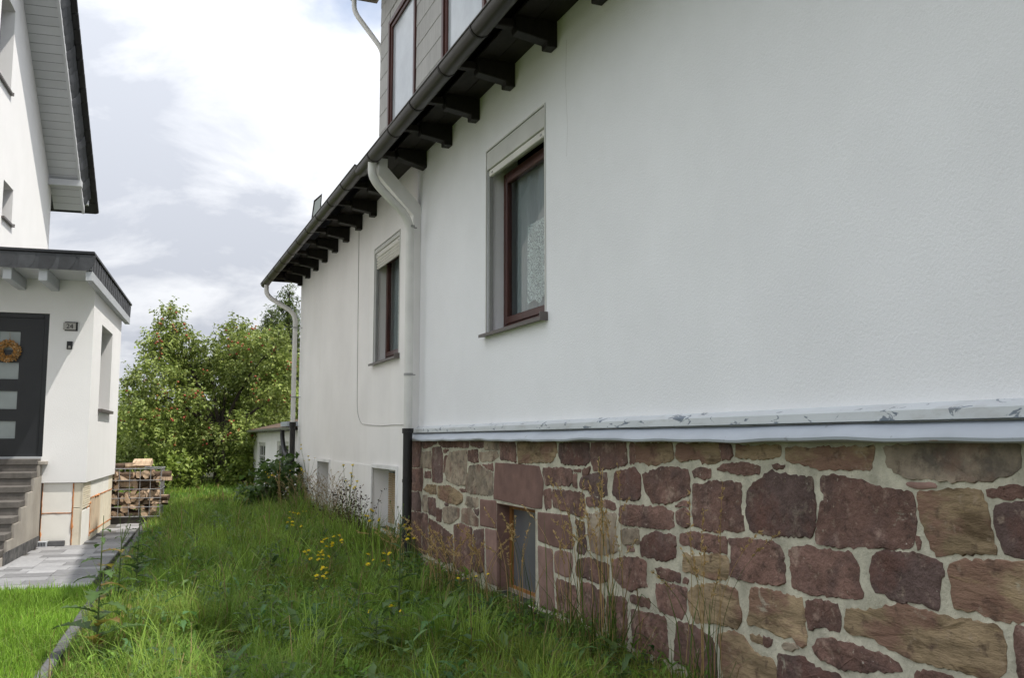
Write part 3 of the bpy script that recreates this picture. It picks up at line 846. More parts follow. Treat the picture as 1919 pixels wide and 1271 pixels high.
def in_poly(p, poly):
    c = False
    for i in range(len(poly)):
        a, b = poly[i], poly[i - 1]
        if (a[1] > p[1]) != (b[1] > p[1]) and p[0] < (b[0] - a[0]) * (p[1] - a[1]) / (b[1] - a[1]) + a[0]:
            c = not c
    return c
def busy(y0, y1, z0, z1):
    for (a0, a1, b0, b1, pts) in traced:
        if y1 < a0 - .01 or y0 > a1 + .01 or z1 < b0 - .01 or z0 > b1 + .01: continue
        for i in range(7):
            for j in range(7):
                if in_poly((y0 + (y1 - y0) * i / 6, z0 + (z1 - z0) * j / 6), pts): return True
        for p in pts:
            if y0 - .015 < p[0] < y1 + .015 and z0 - .015 < p[1] < z1 + .015: return True
    return y1 > PLW[0] - .02 and y0 < PLW[1] + .02 and z1 > PLW[2] - .05
# the wall goes on past the picture's edges: low courses behind the weeds and the stretch beside the viewer
r = random.Random(31); sd = 1000
z = -0.32
while z < 1.40:
    hh = r.uniform(0.17, 0.30)
    if z + hh > 1.36: hh = 1.49 - z
    y = -3.9 + r.uniform(0, .2)
    while y < 11.3:
        ww = r.uniform(0.22, 0.62)
        a0, a1, b0, b1 = y + .018, min(y + ww - .018, 11.48), z + .016, z + hh - .016
        if a1 - a0 > 0.06 and not busy(a0, a1, b0, b1):
            j = lambda: r.uniform(-.012, .012)
            stone(r.choice('RRRRDDTTG'), [(a0 + j(), b0 + j()), ((a0 + a1) / 2, b0 + j()), (a1 + j(), b0 + j()), (a1 + j(), b1 + j()), ((a0 + a1) / 2, b1 + j()), (a0 + j(), b1 + j())], sd)
            sd += 1; y += ww
        else:
            y += 0.07 if busy(a0, a1, b0, b1) else ww
    z += hh

# ---- painted ledge and wavy flashing above the plinth
m = MB(); m.prism([(3.23, 1.665), (3.175, 1.640), (3.165, 1.632), (3.165, 1.588), (3.23, 1.584)], 1, -3.9, 11.46)
m.build('ledge', 'ledge_paint', house)
prof = [(3.232, 1.580), (3.185, 1.572), (3.150, 1.552), (3.122, 1.528), (3.112, 1.508), (3.116, 1.494), (3.13, 1.488), (3.22, 1.486)]
vs_, fs = [], []
ys = list(np.arange(-3.9, 11.47, 0.12))
for i, yy in enumerate(ys):
    w1 = 0.005 * math.sin(yy * 2.3) + 0.003 * math.sin(yy * 5.1 + 1) + 0.003 * math.sin(yy * 11)
    w2 = 0.009 * math.sin(yy * 3.1 + 2) + 0.005 * math.sin(yy * 7.7)
    for k, (a, b) in enumerate(prof):
        f = [0.0, .35, .7, 1, 1, 1, .8, 0][k]
        vs_.append((a - w2 * f * 0.8, yy, b + w1 * f))
for i in range(len(ys) - 1):
    for k in range(len(prof) - 1):
        a = i * len(prof) + k
        fs.append((a, a + 1, a + 1 + len(prof), a + len(prof)))
n = len(prof)
fs += [tuple(range(n)), tuple((len(ys) - 1) * n + k for k in range(n))[::-1]]
m = MB(); m.add(vs_, fs); m.build('flashing', 'flashing', house, smooth=True)

# ---- windows
def rect_frame(m, y0, y1, z0, z1, x0, x1, t, mi=0, b=None):
    b = b or t
    m.box(x0, x1, y0, y0 + t, z0, z1, mi); m.box(x0, x1, y1 - t, y1, z0, z1, mi)
    m.box(x0, x1, y0 + t, y1 - t, z1 - t, z1, mi); m.box(x0, x1, y0 + t, y1 - t, z0, z0 + b, mi)

def wavy(y0, y1, z0, z1, x, amp, n, ph=0.0, hem=0.0):
    m = MB(); vs_, fs = [], []
    for i in range(n + 1):
        t = i / n; yy = y0 + (y1 - y0) * t
        dx = amp * math.sin(t * n * 0.9 + ph) + amp * 0.4 * math.sin(t * n * 0.37)
        zb = z0 + hem * abs(math.sin(t * 9))
        vs_ += [(x + dx * 1.2, yy, zb), (x + dx, yy, (zb + z1) / 2), (x + dx * 0.7, yy, z1)]
    for i in range(n):
        for k in range(2):
            a = i * 3 + k; fs.append((a, a + 3, a + 4, a + 1))
    m.add(vs_, fs); return m

def upper_window(W, box_h, closed, seed):
    y0, y1, z0, z1 = W
    dx = 0.165
    zt = z1 - box_h
    m = MB()
    rect_frame(m, y0 + .045, y1 - .045, z0 + .03, zt + 0.03, XW + dx, XW + dx + .07, 0.055, b=.06)
    ym = (y0 + y1) / 2
    win = m.build('window', 'mahogany', house, bevel=0.006)
    m = MB()
    for a, b in ((y0 + .1, y1 - .1),):
        rect_frame(m, a, b, z0 + .09, zt - .025, XW + dx - .012, XW + dx + .05, 0.06, b=.075)
    m.build('sash', 'mahogany', win, bevel=0.008)
    for a, b in ((y0 + .16, y1 - .16),):
        m = MB(); m.box(XW + dx + .02, XW + dx + .026, a, b, z0 + .165, zt - .085)
        m.build('pane', 'glass', win)
    # sheet-metal sill with upturned ends
    m = MB(); m.prism([(XW - .07, z0 - .035), (XW - .07, z0 - .005), (XW + dx, z0 + .03), (XW + dx, z0 + .004)], 1, y0 - .03, y1 + .05)
    m.box(XW - .075, XW + .005, y0 - .045, y0 - .028, z0 - .04, z0 + .035)
    m.build('sill', 'sill_metal', win)
    # shutter casing, bottom rail and guide rails
    m = MB(); m.box(XW - .006, XW + .16, y0 + .012, y1 - .012, zt + .07, z1 - .012)
    m.build('shutter_box', 'shutter_grey', win, bevel=0.004)
    m = MB()
    m.box(XW + .012, XW + .05, y0 + .03, y1 - .03, zt, zt + .068)
    m.build('shutter_rail', 'shutter_white', win, bevel=0.006)
    if closed:
        for k in range(closed):
            m = MB(); m.prism([(XW + .03, zt - .043 * (k + 1) + .004), (XW + .018, zt - .043 * (k + .5)), (XW + .03, zt - .043 * k - .002), (XW + .045, zt - .043 * k - .002), (XW + .045, zt - .043 * (k + 1) + .004)], 1, y0 + .03, y1 - .03)
            m.build('shutter_slat', 'shutter_white', win)
    for a in (y0 + .004, y1 - .034):
        m = MB(); m.box(XW + .018, XW + .052, a, a + .03, z0 + .02, zt); m.build('guide_rail', 'guide_metal', win)
    # thin casing strip round the opening
    m = MB(); rect_frame(m, y0 - .012, y1 + .012, z0, z1 + .012, XW - .010, XW - .001, .016, b=.002)
    m.build('casing', 'shutter_grey', win)
    m = MB()
    for a in (y0 + .10, y1 - .14):
        m.box(XW + .006, XW + .014, a, a + .035, zt + .022, zt + .036)
    m.build('rail_stop', 'guide_metal', win)
    wavy(y0 + .02, y1 - .02, z0 + .12, zt + .02, XW + dx + .10, .03, 40, seed).build('curtain', 'curtain', win, smooth=True)
    wavy(y0 + .10, y1 - .55, z0 + .22, z0 + 1.02, XW + dx + .065, .008, 30, seed + 2, hem=.05).build('lace_panel', 'lace', win, smooth=True)
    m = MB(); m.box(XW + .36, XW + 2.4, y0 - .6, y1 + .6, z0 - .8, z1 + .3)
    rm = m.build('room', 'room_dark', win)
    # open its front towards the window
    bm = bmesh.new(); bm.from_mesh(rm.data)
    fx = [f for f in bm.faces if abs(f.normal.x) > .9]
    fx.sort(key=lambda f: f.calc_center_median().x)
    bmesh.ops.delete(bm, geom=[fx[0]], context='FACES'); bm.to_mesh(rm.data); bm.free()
    return win

upper_window(WIN1, 0.27, 0, 0.3)
upper_window(WIN2, 0.14, 4, 1.7)

def cellar_window(W, blind):
    y0, y1, z0, z1 = W
    m = MB(); rect_frame(m, y0 - .03, y1 + .03, z0 - .01, z1 + .05, XW - .034, XW - .0145, .05, b=.0)
    win = m.build('cellar_window', 'lead_white', house)
    m = MB(); rect_frame(m, y0 + .01, y1 - .01, z0 + .01, z1 - .005, XW + .22, XW + .27, .05)
    m.build('frame', 'lead_white', win)
    m = MB(); m.box(XW + .24, XW + .246, y0 + .06, y1 - .06, z0 + .06, z1 - .06); m.build('pane', 'glass', win)
    if blind:
        for k in range(22):
            zz = z0 + .07 + k * (z1 - z0 - .14) / 22
            m = MB(); m.prism([(XW + .205, zz), (XW + .212, zz + .026), (XW + .216, zz + .026), (XW + .209, zz)], 1, y0 + .07, y1 - .07)
            m.build('blind_slat', 'blind_cream', win)
    else:
        m = MB(); m.box(XW + .255, XW + .262, y0 + .06, y1 - .06, z0 + .06, z1 - .06); m.build('roller_blind', 'roller_tan', win)
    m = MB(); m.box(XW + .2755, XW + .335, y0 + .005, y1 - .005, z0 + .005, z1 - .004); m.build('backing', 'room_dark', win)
    m = MB(); m.prism([(XW - .07, z0 - .04), (XW - .07, z0 - .01), (XW + .218, z0 + .012), (XW + .218, z0 - .035)], 1, y0 - .04, y1 + .04)
    m.build('sill', 'sill_stone', win)
cellar_window(CEL1, True)
cellar_window(CEL2, False)

# window in the sandstone plinth
y0, y1, z0, z1 = PLW
m = MB(); rect_frame(m, y0 + .005, y1 - .005, z0 + .02, z1 - .004, 3.225 + .13, 3.225 + .18, .05, b=.05)
win = m.build('plinth_window', 'oak_wood', house)
m = MB(); m.box(3.225 + .155, 3.225 + .162, y0 + .055, y1 - .055, z0 + .06, z1 - .055); m.build('pane', 'grey_pane', win)
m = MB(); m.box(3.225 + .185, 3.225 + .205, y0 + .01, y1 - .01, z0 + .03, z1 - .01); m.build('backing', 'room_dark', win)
m = MB(); m.box(3.225 + .105, 3.225 + .17, y0 + .01, y1 - .01, z0 - .02, z0 + .045); m.build('lower_rail', 'worn_wood', win)
m = MB(); m.prism([(3.06, z0 - .085), (3.06, z0 - .03), (3.225 + .13, z0 + .018), (3.225 + .13, z0 - .05)], 1, y0 - .02, y1 + .03)
m.build('sill', 'sill_stone', win, bevel=.008)
m = MB()
m.box(3.2265, 3.225 + .335, y0 + .0005, y0 + .006, z0 + .02, z1 - .001); m.box(3.2265, 3.225 + .335, y1 - .006, y1 - .0005, z0 + .02, z1 - .001)
m.box(3.2265, 3.225 + .335, y0 + .006, y1 - .006, z1 - .006, z1 - .0005)
m.build('stone_reveal', 'stone_dressed', win)

# ---- eave: tails, soffit boards, fascia, gutter
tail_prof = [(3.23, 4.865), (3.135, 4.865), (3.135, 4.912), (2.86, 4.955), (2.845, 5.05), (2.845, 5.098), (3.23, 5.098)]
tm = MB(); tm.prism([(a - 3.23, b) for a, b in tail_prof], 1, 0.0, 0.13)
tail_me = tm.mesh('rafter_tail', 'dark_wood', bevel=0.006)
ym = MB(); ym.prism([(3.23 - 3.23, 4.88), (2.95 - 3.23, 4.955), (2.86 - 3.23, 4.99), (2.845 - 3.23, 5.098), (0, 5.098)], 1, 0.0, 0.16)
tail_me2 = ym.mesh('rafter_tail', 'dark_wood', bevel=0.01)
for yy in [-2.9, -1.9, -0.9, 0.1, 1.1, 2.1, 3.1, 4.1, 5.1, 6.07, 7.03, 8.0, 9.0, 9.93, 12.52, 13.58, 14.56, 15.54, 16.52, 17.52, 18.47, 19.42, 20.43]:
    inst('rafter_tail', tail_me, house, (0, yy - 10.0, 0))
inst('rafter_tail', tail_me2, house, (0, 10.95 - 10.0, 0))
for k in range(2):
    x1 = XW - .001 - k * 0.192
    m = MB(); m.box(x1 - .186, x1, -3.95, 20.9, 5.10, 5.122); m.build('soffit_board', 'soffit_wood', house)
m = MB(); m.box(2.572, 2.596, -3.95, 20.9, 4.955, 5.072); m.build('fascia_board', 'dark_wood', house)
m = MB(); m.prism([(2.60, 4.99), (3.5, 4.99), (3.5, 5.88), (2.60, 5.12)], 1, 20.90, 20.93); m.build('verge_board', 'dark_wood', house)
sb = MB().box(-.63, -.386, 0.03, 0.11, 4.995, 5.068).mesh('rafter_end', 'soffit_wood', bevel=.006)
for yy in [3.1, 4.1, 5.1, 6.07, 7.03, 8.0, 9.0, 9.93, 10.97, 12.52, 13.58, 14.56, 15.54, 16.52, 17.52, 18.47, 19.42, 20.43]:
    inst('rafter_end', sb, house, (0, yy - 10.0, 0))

def gutter(y0, y1, xc, zr, rad, seams):
    n = 12
    prof = [(xc + rad * math.cos(math.pi + math.pi * k / n), zr + rad * math.sin(math.pi + math.pi * k / n)) for k in range(n + 1)]
    inn = [(xc + (rad - .005) * math.cos(math.pi + math.pi * k / n), zr + (rad - .005) * math.sin(math.pi + math.pi * k / n)) for k in range(n + 1)]
    m = MB(); m.prism(prof + inn[::-1], 1, y0, y1)
    m.tube([(xc - rad, y0, zr), (xc - rad, y1, zr)], .010, 8)
    g = m.build('gutter', 'gutter_metal', house, smooth=True)
    capm = MB(); capm.prism(prof, 1, y1 - .004, y1 + .004); capm.prism(prof, 1, y0 - .004, y0 + .004)
    capm.build('gutter_cap', 'gutter_metal', g)
    for s in seams:
        ring = [(xc + (rad + .006) * math.cos(math.pi * (.97 + 1.06 * k / n)), zr + (rad + .006) * math.sin(math.pi * (.97 + 1.06 * k / n))) for k in range(n + 1)]
        r2 = [(xc + (rad - .001) * math.cos(math.pi * (.97 + 1.06 * k / n)), zr + (rad - .001) * math.sin(math.pi * (.97 + 1.06 * k / n))) for k in range(n + 1)]
        mm = MB(); mm.prism(ring + r2[::-1], 1, s, s + .03); mm.build('gutter_bracket', 'dark_wood', g)
    return g
gutter(-3.95, 11.38, 2.50, 4.90, .088, [-3, -2, -1, 0, 1, 2, 3.1, 4.05, 5.05, 6.0, 6.96, 7.85, 8.82, 9.71, 10.68])
gutter(11.30, 20.95, 2.485, 4.93, .088, [12.2, 13.15, 14.1, 15.05, 16.0, 16.95, 17.9, 18.85, 19.8, 20.7])

# ---- roof
m = MB(); m.prism([(2.585, 5.075), (2.585, 5.125), (7.35, 9.18), (12.1, 5.125), (12.1, 5.075), (7.35, 9.10)], 1, -4.1, 20.98)
m.build('roof', 'roof_tile', house)
m = MB(); m.prism([(2.70, 5.35), (2.74, 5.72), (2.88, 5.86), (2.86, 5.48)], 1, 16.30, 16.33)
hat = m.build('roof_hatch', 'dark_wood', house)
m = MB(); m.prism([(2.725, 5.43), (2.757, 5.69), (2.858, 5.80), (2.842, 5.52)], 1, 16.294, 16.299); m.build('hatch_pane', 'frosted', hat)

# ---- dormer
DX, DY0, DY1, DZ0, DZ1 = 3.32, 7.6, 13.85, 5.6, 8.62
DW = [(11.86, 13.22, 6.05, 7.74), (9.10, 10.53, 6.05, 7.74)]
m = MB(); wall_holes(m, 0, DX, DX + .12, DY0, DY1, DZ0, DZ1, DW)
m.box(DX + .12, 7.0, DY1 - .12, DY1 - .001, DZ0, DZ1); m.box(DX + .12, 7.0, DY0 + .001, DY0 + .12, DZ0, DZ1)
dorm = m.build('dormer', 'cladding', house)
pan = MB(); pan.prism([(0, 0), (-.012, 0.0), (-.006, .30), (0, .30)], 1, 0.002, 0.998)
pan_me = pan.mesh('cladding_panel', 'cladding')
r = random.Random(5)
row = 0; z = DZ0 + .02
while z < DZ1 - .1:
    segs = [(DY0, DY1)]
    for (a, b, c, d) in DW:
        if z + .28 > c - .05 and z < d + .03:
            ns = []
            for (s0, s1) in segs:
                if a - .07 > s0: ns.append((s0, min(s1, a - .07)))
                if b + .07 < s1: ns.append((max(s0, b + .07), s1))
            segs = [q for q in ns if q[1] > q[0]]
    for (s0, s1) in segs:
        y = s0 - (row % 2) * .3
        while y < s1 - .01:
            a, b = max(y, s0), min(y + .6, s1)
            if b - a > .03:
                inst('cladding_panel', pan_me, dorm, (DX - .001 - 3.23, a - 10.0, z), (0, 0, 0), (1, b - a, min(1.0, (DZ1 - z) / .30) * 0.985))
            y += .6
    z += .295; row += 1
for (a, b, c, d) in DW:
    m = MB(); rect_frame(m, a - .06, b + .06, c - .06, d + .06, DX - .035, DX + .06, .075)
    rect_frame(m, a + .02, b - .02, c + .02, d - .02, DX - .012, DX + .05, .055)
    w_ = m.build('dormer_window', 'mahogany', dorm, bevel=.006)
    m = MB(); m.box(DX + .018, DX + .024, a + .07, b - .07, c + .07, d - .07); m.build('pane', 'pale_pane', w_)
    wavy(a + .03, b - .03, c + .03, d - .03, DX + .09, .010, 34).build('net_curtain', 'lead_white', w_, smooth=True)
m = MB(); m.prism([(2.98, 8.56), (2.98, 8.66), (7.4, 9.65), (7.4, 9.55)], 1, DY0 - .35, DY1 + .38)
m.build('dormer_roof', 'roof_tile', dorm)
m = MB(); m.box(3.0, 3.32, DY0 - .33, DY1 + .35, 8.52, 8.556); m.build('dormer_soffit', 'worn_wood', dorm)
n = 10
prof = [(2.94 + .07 * math.cos(math.pi + math.pi * k / n), 8.58 + .07 * math.sin(math.pi + math.pi * k / n)) for k in range(n + 1)]
m = MB(); m.prism(prof, 1, DY0 - .36, DY1 + .40); m.build('dormer_gutter', 'guide_metal', dorm, smooth=True)
m = MB(); m.tube(smooth_path([(2.94, DY1 + .30, 8.54), (2.94, DY1 + .30, 8.30), (3.36, DY1 + .06, 7.62), (3.36, DY1 + .06, 6.0)], rad=.14), .04, 12)
m.build('dormer_downpipe', 'white_pipe', dorm, smooth=True)

# ---- downpipes
PX, PY = 3.045, 11.03
m = MB(); m.tube(smooth_path([(2.50, 10.80, 4.84), (2.50, 10.80, 4.62), (PX, PY, 4.22), (PX, PY, 1.60)], k=8, rad=.20), .052, 16)
dp = m.build('downpipe', 'white_pipe', house, smooth=True)
m = MB(); m.tube([(PX, PY, 1.64), (PX, PY, 1.58)], .070, 16); m.tube([(PX, PY, 1.585), (PX, PY, -0.1)], .057, 16); m.tube([(PX, PY, 1.03), (PX, PY, .99)], .062, 16)
m.build('cast_standpipe', 'black_pipe', dp, smooth=True)
for zz in (4.12, 2.28):
    m = MB(); m.tube([(PX, PY, zz), (PX, PY, zz + .03)], .058, 16); m.box(PX + .03, 3.14, PY + .03, PY + .045, zz + .008, zz + .022)
    m.tube([(PX - .01, PY, zz + .015), (3.13, 11.22, zz + .015)], .006, 6)
    m.build('pipe_clip', 'guide_metal', dp)
QX, QY = 3.08, 20.35
m = MB(); m.tube(smooth_path([(2.485, 20.60, 4.86), (2.485, 20.60, 4.62), (QX, QY, 4.22), (QX, QY, 1.82)], k=8, rad=.20), .05, 14)
dp2 = m.build('downpipe', 'white_pipe', house, smooth=True)
m = MB(); m.tube([(QX, QY, 1.88), (QX, QY, 1.80)], .072, 14); m.tube([(QX, QY, 1.81), (QX, QY, -.1)], .058, 14)
m.build('cast_standpipe', 'black_pipe', dp2, smooth=True)
for zz in (3.9, 2.4):
    m = MB(); m.tube([(QX, QY, zz), (QX, QY, zz + .03)], .056, 14); m.box(QX + .03, 3.235, QY, QY + .015, zz + .008, zz + .022); m.build('pipe_clip', 'guide_metal', dp2)

# ---- cable on the far wall and a thin tube added to draw a hairline crack
m = MB(); m.tube(smooth_path([(3.224, 14.79, 4.88), (3.224, 14.76, 3.6), (3.224, 14.70, 1.95), (3.224, 14.42, 1.75), (3.224, 13.9, 1.725), (3.224, 13.1, 1.70), (3.224, 12.4, 1.705), (3.224, 11.52, 1.69)], k=5, rad=.15), .005, 6)
m.build('cable', 'cable_grey', house)
m = MB(); m.tube([(3.2295, 6.85, 4.86), (3.2295, 6.87, 4.5), (3.2295, 6.84, 4.1), (3.2295, 6.86, 3.85)], .0009, 5); m.build('hairline_crack', 'cable_grey', house)

# ================================================================ THE NEIGHBOUR'S NEW HOUSE (own axes: x to the right, y away)
nb = root('modern_house', (NB_C[0], NB_C[1], 0), NB_RZ,
          'new white rendered house with dark slate verge, flat-roofed entrance porch and stone steps', 'house')
GX = -2.0
def zs(y): return 7.17 - 0.735 * (y - 7.15)
# gable wall (faces right) with two small windows
GW = [(2.2, 3.2, 7.66, 9.2), (3.08, 3.84, 5.40, 6.06)]
m = MB()
wall_holes(m, 0, GX, GX - .4, -3.5, 7.45, -0.1, 6.94, [GW[1]])
m.build('gable_wall', 'plaster_new', nb, local=True)
m = MB()
ytop = -2.0
rects = [(ytop, GW[0][0]), (GW[0][1], 7.45)]
vs_, fs = [], []
def pq(p):
    b = len(vs_); vs_.extend([(GX, a, c) for a, c in p]); fs.append((b, b + 1, b + 2, b + 3))
pq([(-3.5, 6.94), (2.2, 6.94), (2.2, zs(2.2)), (-3.5, zs(-3.5))])
pq([(3.2, 6.94), (7.45, 6.94), (7.45, zs(7.45)), (3.2, zs(3.2))])
pq([(2.2, 6.94), (3.2, 6.94), (3.2, 7.66), (2.2, 7.66)])
pq([(2.2, 9.2), (3.2, 9.2), (3.2, zs(3.2)), (2.2, zs(2.2))])
m.add(vs_, fs)
m.box(GX - .4, GX - .001, 2.2 - .4, 2.2, 7.6, 9.3); m.box(GX - .4, GX - .001, 3.2, 3.6, 7.6, 9.3)
m.box(GX - .4, GX - .001, 2.2, 3.2, 9.2, 9.4); m.box(GX - .4, GX - .001, 2.2, 3.2, 7.5, 7.66)
m.build('gable_wall', 'plaster_new', nb, local=True)
m = MB(); m.box(-9, GX - .4, 7.1, 7.45, -.1, 6.9); m.build('rear_wall', 'plaster_new', nb, local=True)
for (a, b, c, d) in GW:
    m = MB(); rect_frame(m, a + .01, b - .01, c + .01, d - .01, GX - .30, GX - .22, .06)
    w_ = m.build('gable_window', 'anthracite', nb, local=True)
    m = MB(); m.box(GX - .27, GX - .264, a + .06, b - .06, c + .06, d - .06); m.build('pane', 'glass', w_, local=True)
    m = MB(); m.box(GX - .39, GX - .33, a + .01, b - .01, c + .01, d - .01); m.build('backing', 'room_dark', w_, local=True)
    m = MB(); m.box(GX - .22, GX + .05, a - .03, b + .03, c - .03, c + .004); m.box(GX - .02, GX + .052, b + .012, b + .032, c - .028, c + .03); m.build('sill', 'sill_metal', w_, local=True)
# verge: soffit boards, box purlin, bargeboard, slate scales, tiles
bd = MB(); bd.box(0, .60, 0.004, .196, -.012, 0.0)
bd_me = bd.mesh('soffit_board', 'soffit_white', bevel=.004)
ang = -math.atan(.735)
y = -2.0
while y < 7.75:
    inst('soffit_board', bd_me, nb, (GX, y, zs(y)), (ang, 0, 0)); y += .2 * math.cos(ang)
m = MB(); m.box(GX + .002, GX + .66, 7.02, 7.20, zs(7.11) - .17, zs(7.11) - .03); m.build('purlin_box', 'soffit_white', nb, bevel=.006, local=True)
def along(y0, y1, prof):
    """prism following the roof slope; prof in (x, height above soffit)"""
    n = len(prof)
    m = MB(); v = [(x, y0, zs(y0) + h) for x, h in prof] + [(x, y1, zs(y1) + h) for x, h in prof]
    m.add(v, [tuple(range(n))[::-1], tuple(range(n, 2 * n))] + [(i, (i + 1) % n, (i + 1) % n + n, i + n) for i in range(n)])
    return m
along(-2.0, 7.80, [(GX + .585, -.10), (GX + .635, -.10), (GX + .635, .06), (GX + .585, .06)]).build('bargeboard', 'soffit_white', nb, local=True)
along(-2.0, 7.82, [(GX + .62, .06), (GX + .73, .30), (GX + .70, .36), (GX - .4, .36), (GX - .4, .061)]).build('verge_panel', 'slate', nb, local=True)
sl = MB()
v = [(.628, 0, -.02), (.742, 0, .30), (.742, .24, .30), (.628, .17, -.02), (.625, .09, -.045)]
sl.add(v + [(a - .012, b, c) for a, b, c in v], [(0, 1, 2, 3, 4), (9, 8, 7, 6, 5)] + [(i, (i + 1) % 5, (i + 1) % 5 + 5, i + 5) for i in range(5)])
sl_me = sl.mesh('slate', 'slate')
y = 0.6; k = 0
while y < 7.7:
    inst('slate', sl_me, nb, (GX + .004 * (k % 2) + .004, y, zs(y) + .03), (ang, 0, .02 * (k % 3 - 1))); y += .148; k += 1
tl = MB()
tl.prism([(-.45, .36), (.80, .36), (.86, .39), (.86, .455), (.80, .47), (-.45, .47)], 1, 0.0, .33)
tl_me = tl.mesh('roof_tile', 'black_tile', bevel=.012)
y = -2.0
while y < 7.9:
    inst('roof_tile', tl_me, nb, (GX, y, zs(y)), (ang - .04, 0, 0)); y += .34 * math.cos(ang)
along(-2.0, 7.8, [(GX - .45, .36), (GX - .45, .45), (GX - 7, .45), (GX - 7, .36)]).build('roof', 'black_tile', nb, local=True)
m = MB(); m.box(GX - 7, GX + .70, 7.82, 7.95, zs(7.9) + .20, zs(7.9) + .32); m.build('eave_gutter', 'soffit_white', nb, local=True)

# ---- porch
DOOR = (-1.70, -0.62, 1.26, 3.33)
m = MB(); wall_holes(m, 1, 0.0, 0.30, GX + .001, -0.03, 0.89, 3.86, [DOOR])
m.build('porch_wall', 'plaster_new', nb, local=True)
SW = (0.95, 2.35, 1.98, 3.30)
m = MB(); wall_holes(m, 0, -0.03, -0.33, 0.301, 3.6, 0.89, 3.86, [SW])
m.box(GX, -.33, 3.3, 3.6, .89, 3.86)
m.build('porch_wall', 'plaster_new', nb, local=True)
m = MB(); rect_frame(m, SW[0] + .01, SW[1] - .01, SW[2] + .01, SW[3] - .01, -.29, -.22, .06)
w_ = m.build('porch_window', 'anthracite', nb, local=True)
m = MB(); m.box(-.26, -.254, SW[0] + .06, SW[1] - .06, SW[2] + .06, SW[3] - .06); m.build('pane', 'glass', w_, local=True)
m = MB(); m.box(-.325, -.30, SW[0] + .01, SW[1] - .01, SW[2] + .01, SW[3] - .01); m.build('backing', 'room_dark', w_, local=True)
m = MB(); m.box(-.22, .035, SW[0] - .03, SW[1] + .03, SW[2] - .045, SW[2] + .003); m.build('sill', 'sill_metal', w_, bevel=.004, local=True)
# flat roof with slate fascia on beams
FY, RX, BY = -1.02, 0.05, 4.15
m = MB(); m.box(GX, RX - .01, FY + .01, BY - .01, 3.83, 4.02); m.build('porch_roof', 'soffit_white', nb, local=True)
m = MB(); m.box(GX, RX + .03, FY - .03, BY + .03, 4.045, 4.085); m.build('roof_edge', 'anthracite', nb, bevel=.006, local=True)
m = MB(); m.box(GX, RX - .004, FY + .004, BY - .004, 4.021, 4.044); m.build('roof_deck', 'slate', nb, local=True)
fs1 = MB(); c = [(0, .215), (.20, .215), (.195, .14), (.165, .06), (.11, .0), (-.02, .0)]
fs1.prism(c, 1, -.012, 0.0)
fs_me = fs1.mesh('fascia_slate', 'slate')
x = -1.98; k = 0
while x < RX - .12:
    inst('fascia_slate', fs_me, nb, (x, FY - .004 * (k % 2) + .006, 3.815), (.03, 0, 0)); x += .125; k += 1
inst('fascia_slate', fs_me, nb, (RX - .13, FY + .002, 3.816), (.03, 0, 0), (.68, 1, 1))
f2 = MB(); f2.prism([(0, 0), (.145, 0), (.165, .215), (.02, .215)], 0, 0, .012)
f2_me = f2.mesh('fascia_slate', 'slate')
y = FY - .01; k = 0
while y < BY - .1:
    inst('fascia_slate', f2_me, nb, (RX - .008 + .004 * (k % 2), y, 3.815), (0, .03, .03)); y += .13; k += 1
for x in (-1.52, -1.06, -0.62):
    m = MB(); m.box(x, x + .11, FY + .05, -.001, 3.66, 3.828); m.build('beam', 'trim_grey', nb, bevel=.006, local=True)
m = MB(); m.box(-.028, RX + .012, FY + .02, BY - .06, 3.68, 3.812); m.build('beam', 'trim_grey', nb, bevel=.006, local=True)
# door with four frosted panes
x0, x1, z0, z1 = DOOR
m = MB(); rect_frame_y = lambda m_, a0, a1, c0, c1, y0_, y1_, t: (m_.box(a0, a0 + t, y0_, y1_, c0, c1), m_.box(a1 - t, a1, y0_, y1_, c0, c1), m_.box(a0 + t, a1 - t, y0_, y1_, c1 - t, c1))
PA = [(3.06, 2.79), (2.61, 2.37), (2.20, 1.94), (1.77, 1.52)]
wall_holes(m, 1, 0.06, 0.13, x0 + .07, x1 - .07, z0 + .01, z1 - .07, [(-1.28, -1.0, b, a) for a, b in PA])
door = m.build('door', 'anthracite', nb, local=True)
m = MB(); rect_frame_y(m, x0 + .002, x1 - .002, z0 + .005, z1 - .002, .04, .14, .07); m.build('door_frame', 'anthracite', door, bevel=.005, local=True)
for a, b in PA:
    m = MB(); m.box(-1.279, -1.001, .085, .095, b + .001, a - .001); m.build('pane', 'frosted', door, local=True)
m = MB(); m.tube([(x0 + .2, .015, z0 + .5), (x0 + .2, .015, z0 + 1.6)], .016, 10); m.tube([(x0 + .2, .015, z0 + .6), (x0 + .2, .065, z0 + .6)], .01, 8); m.tube([(x0 + .2, .015, z0 + 1.5), (x0 + .2, .065, z0 + 1.5)], .01, 8)
m.build('door_bar', 'sign_steel', door, smooth=True, local=True)
m = MB(); m.box(x0 + .01, x1 - .01, -.02, .16, z0 - .03, z0 + .004); m.build('threshold', 'trim_grey', door, local=True)
m = MB(); m.box(x0, x1, .16, .28, z0, z1); m.build('door_backing', 'room_dark', door, local=True)
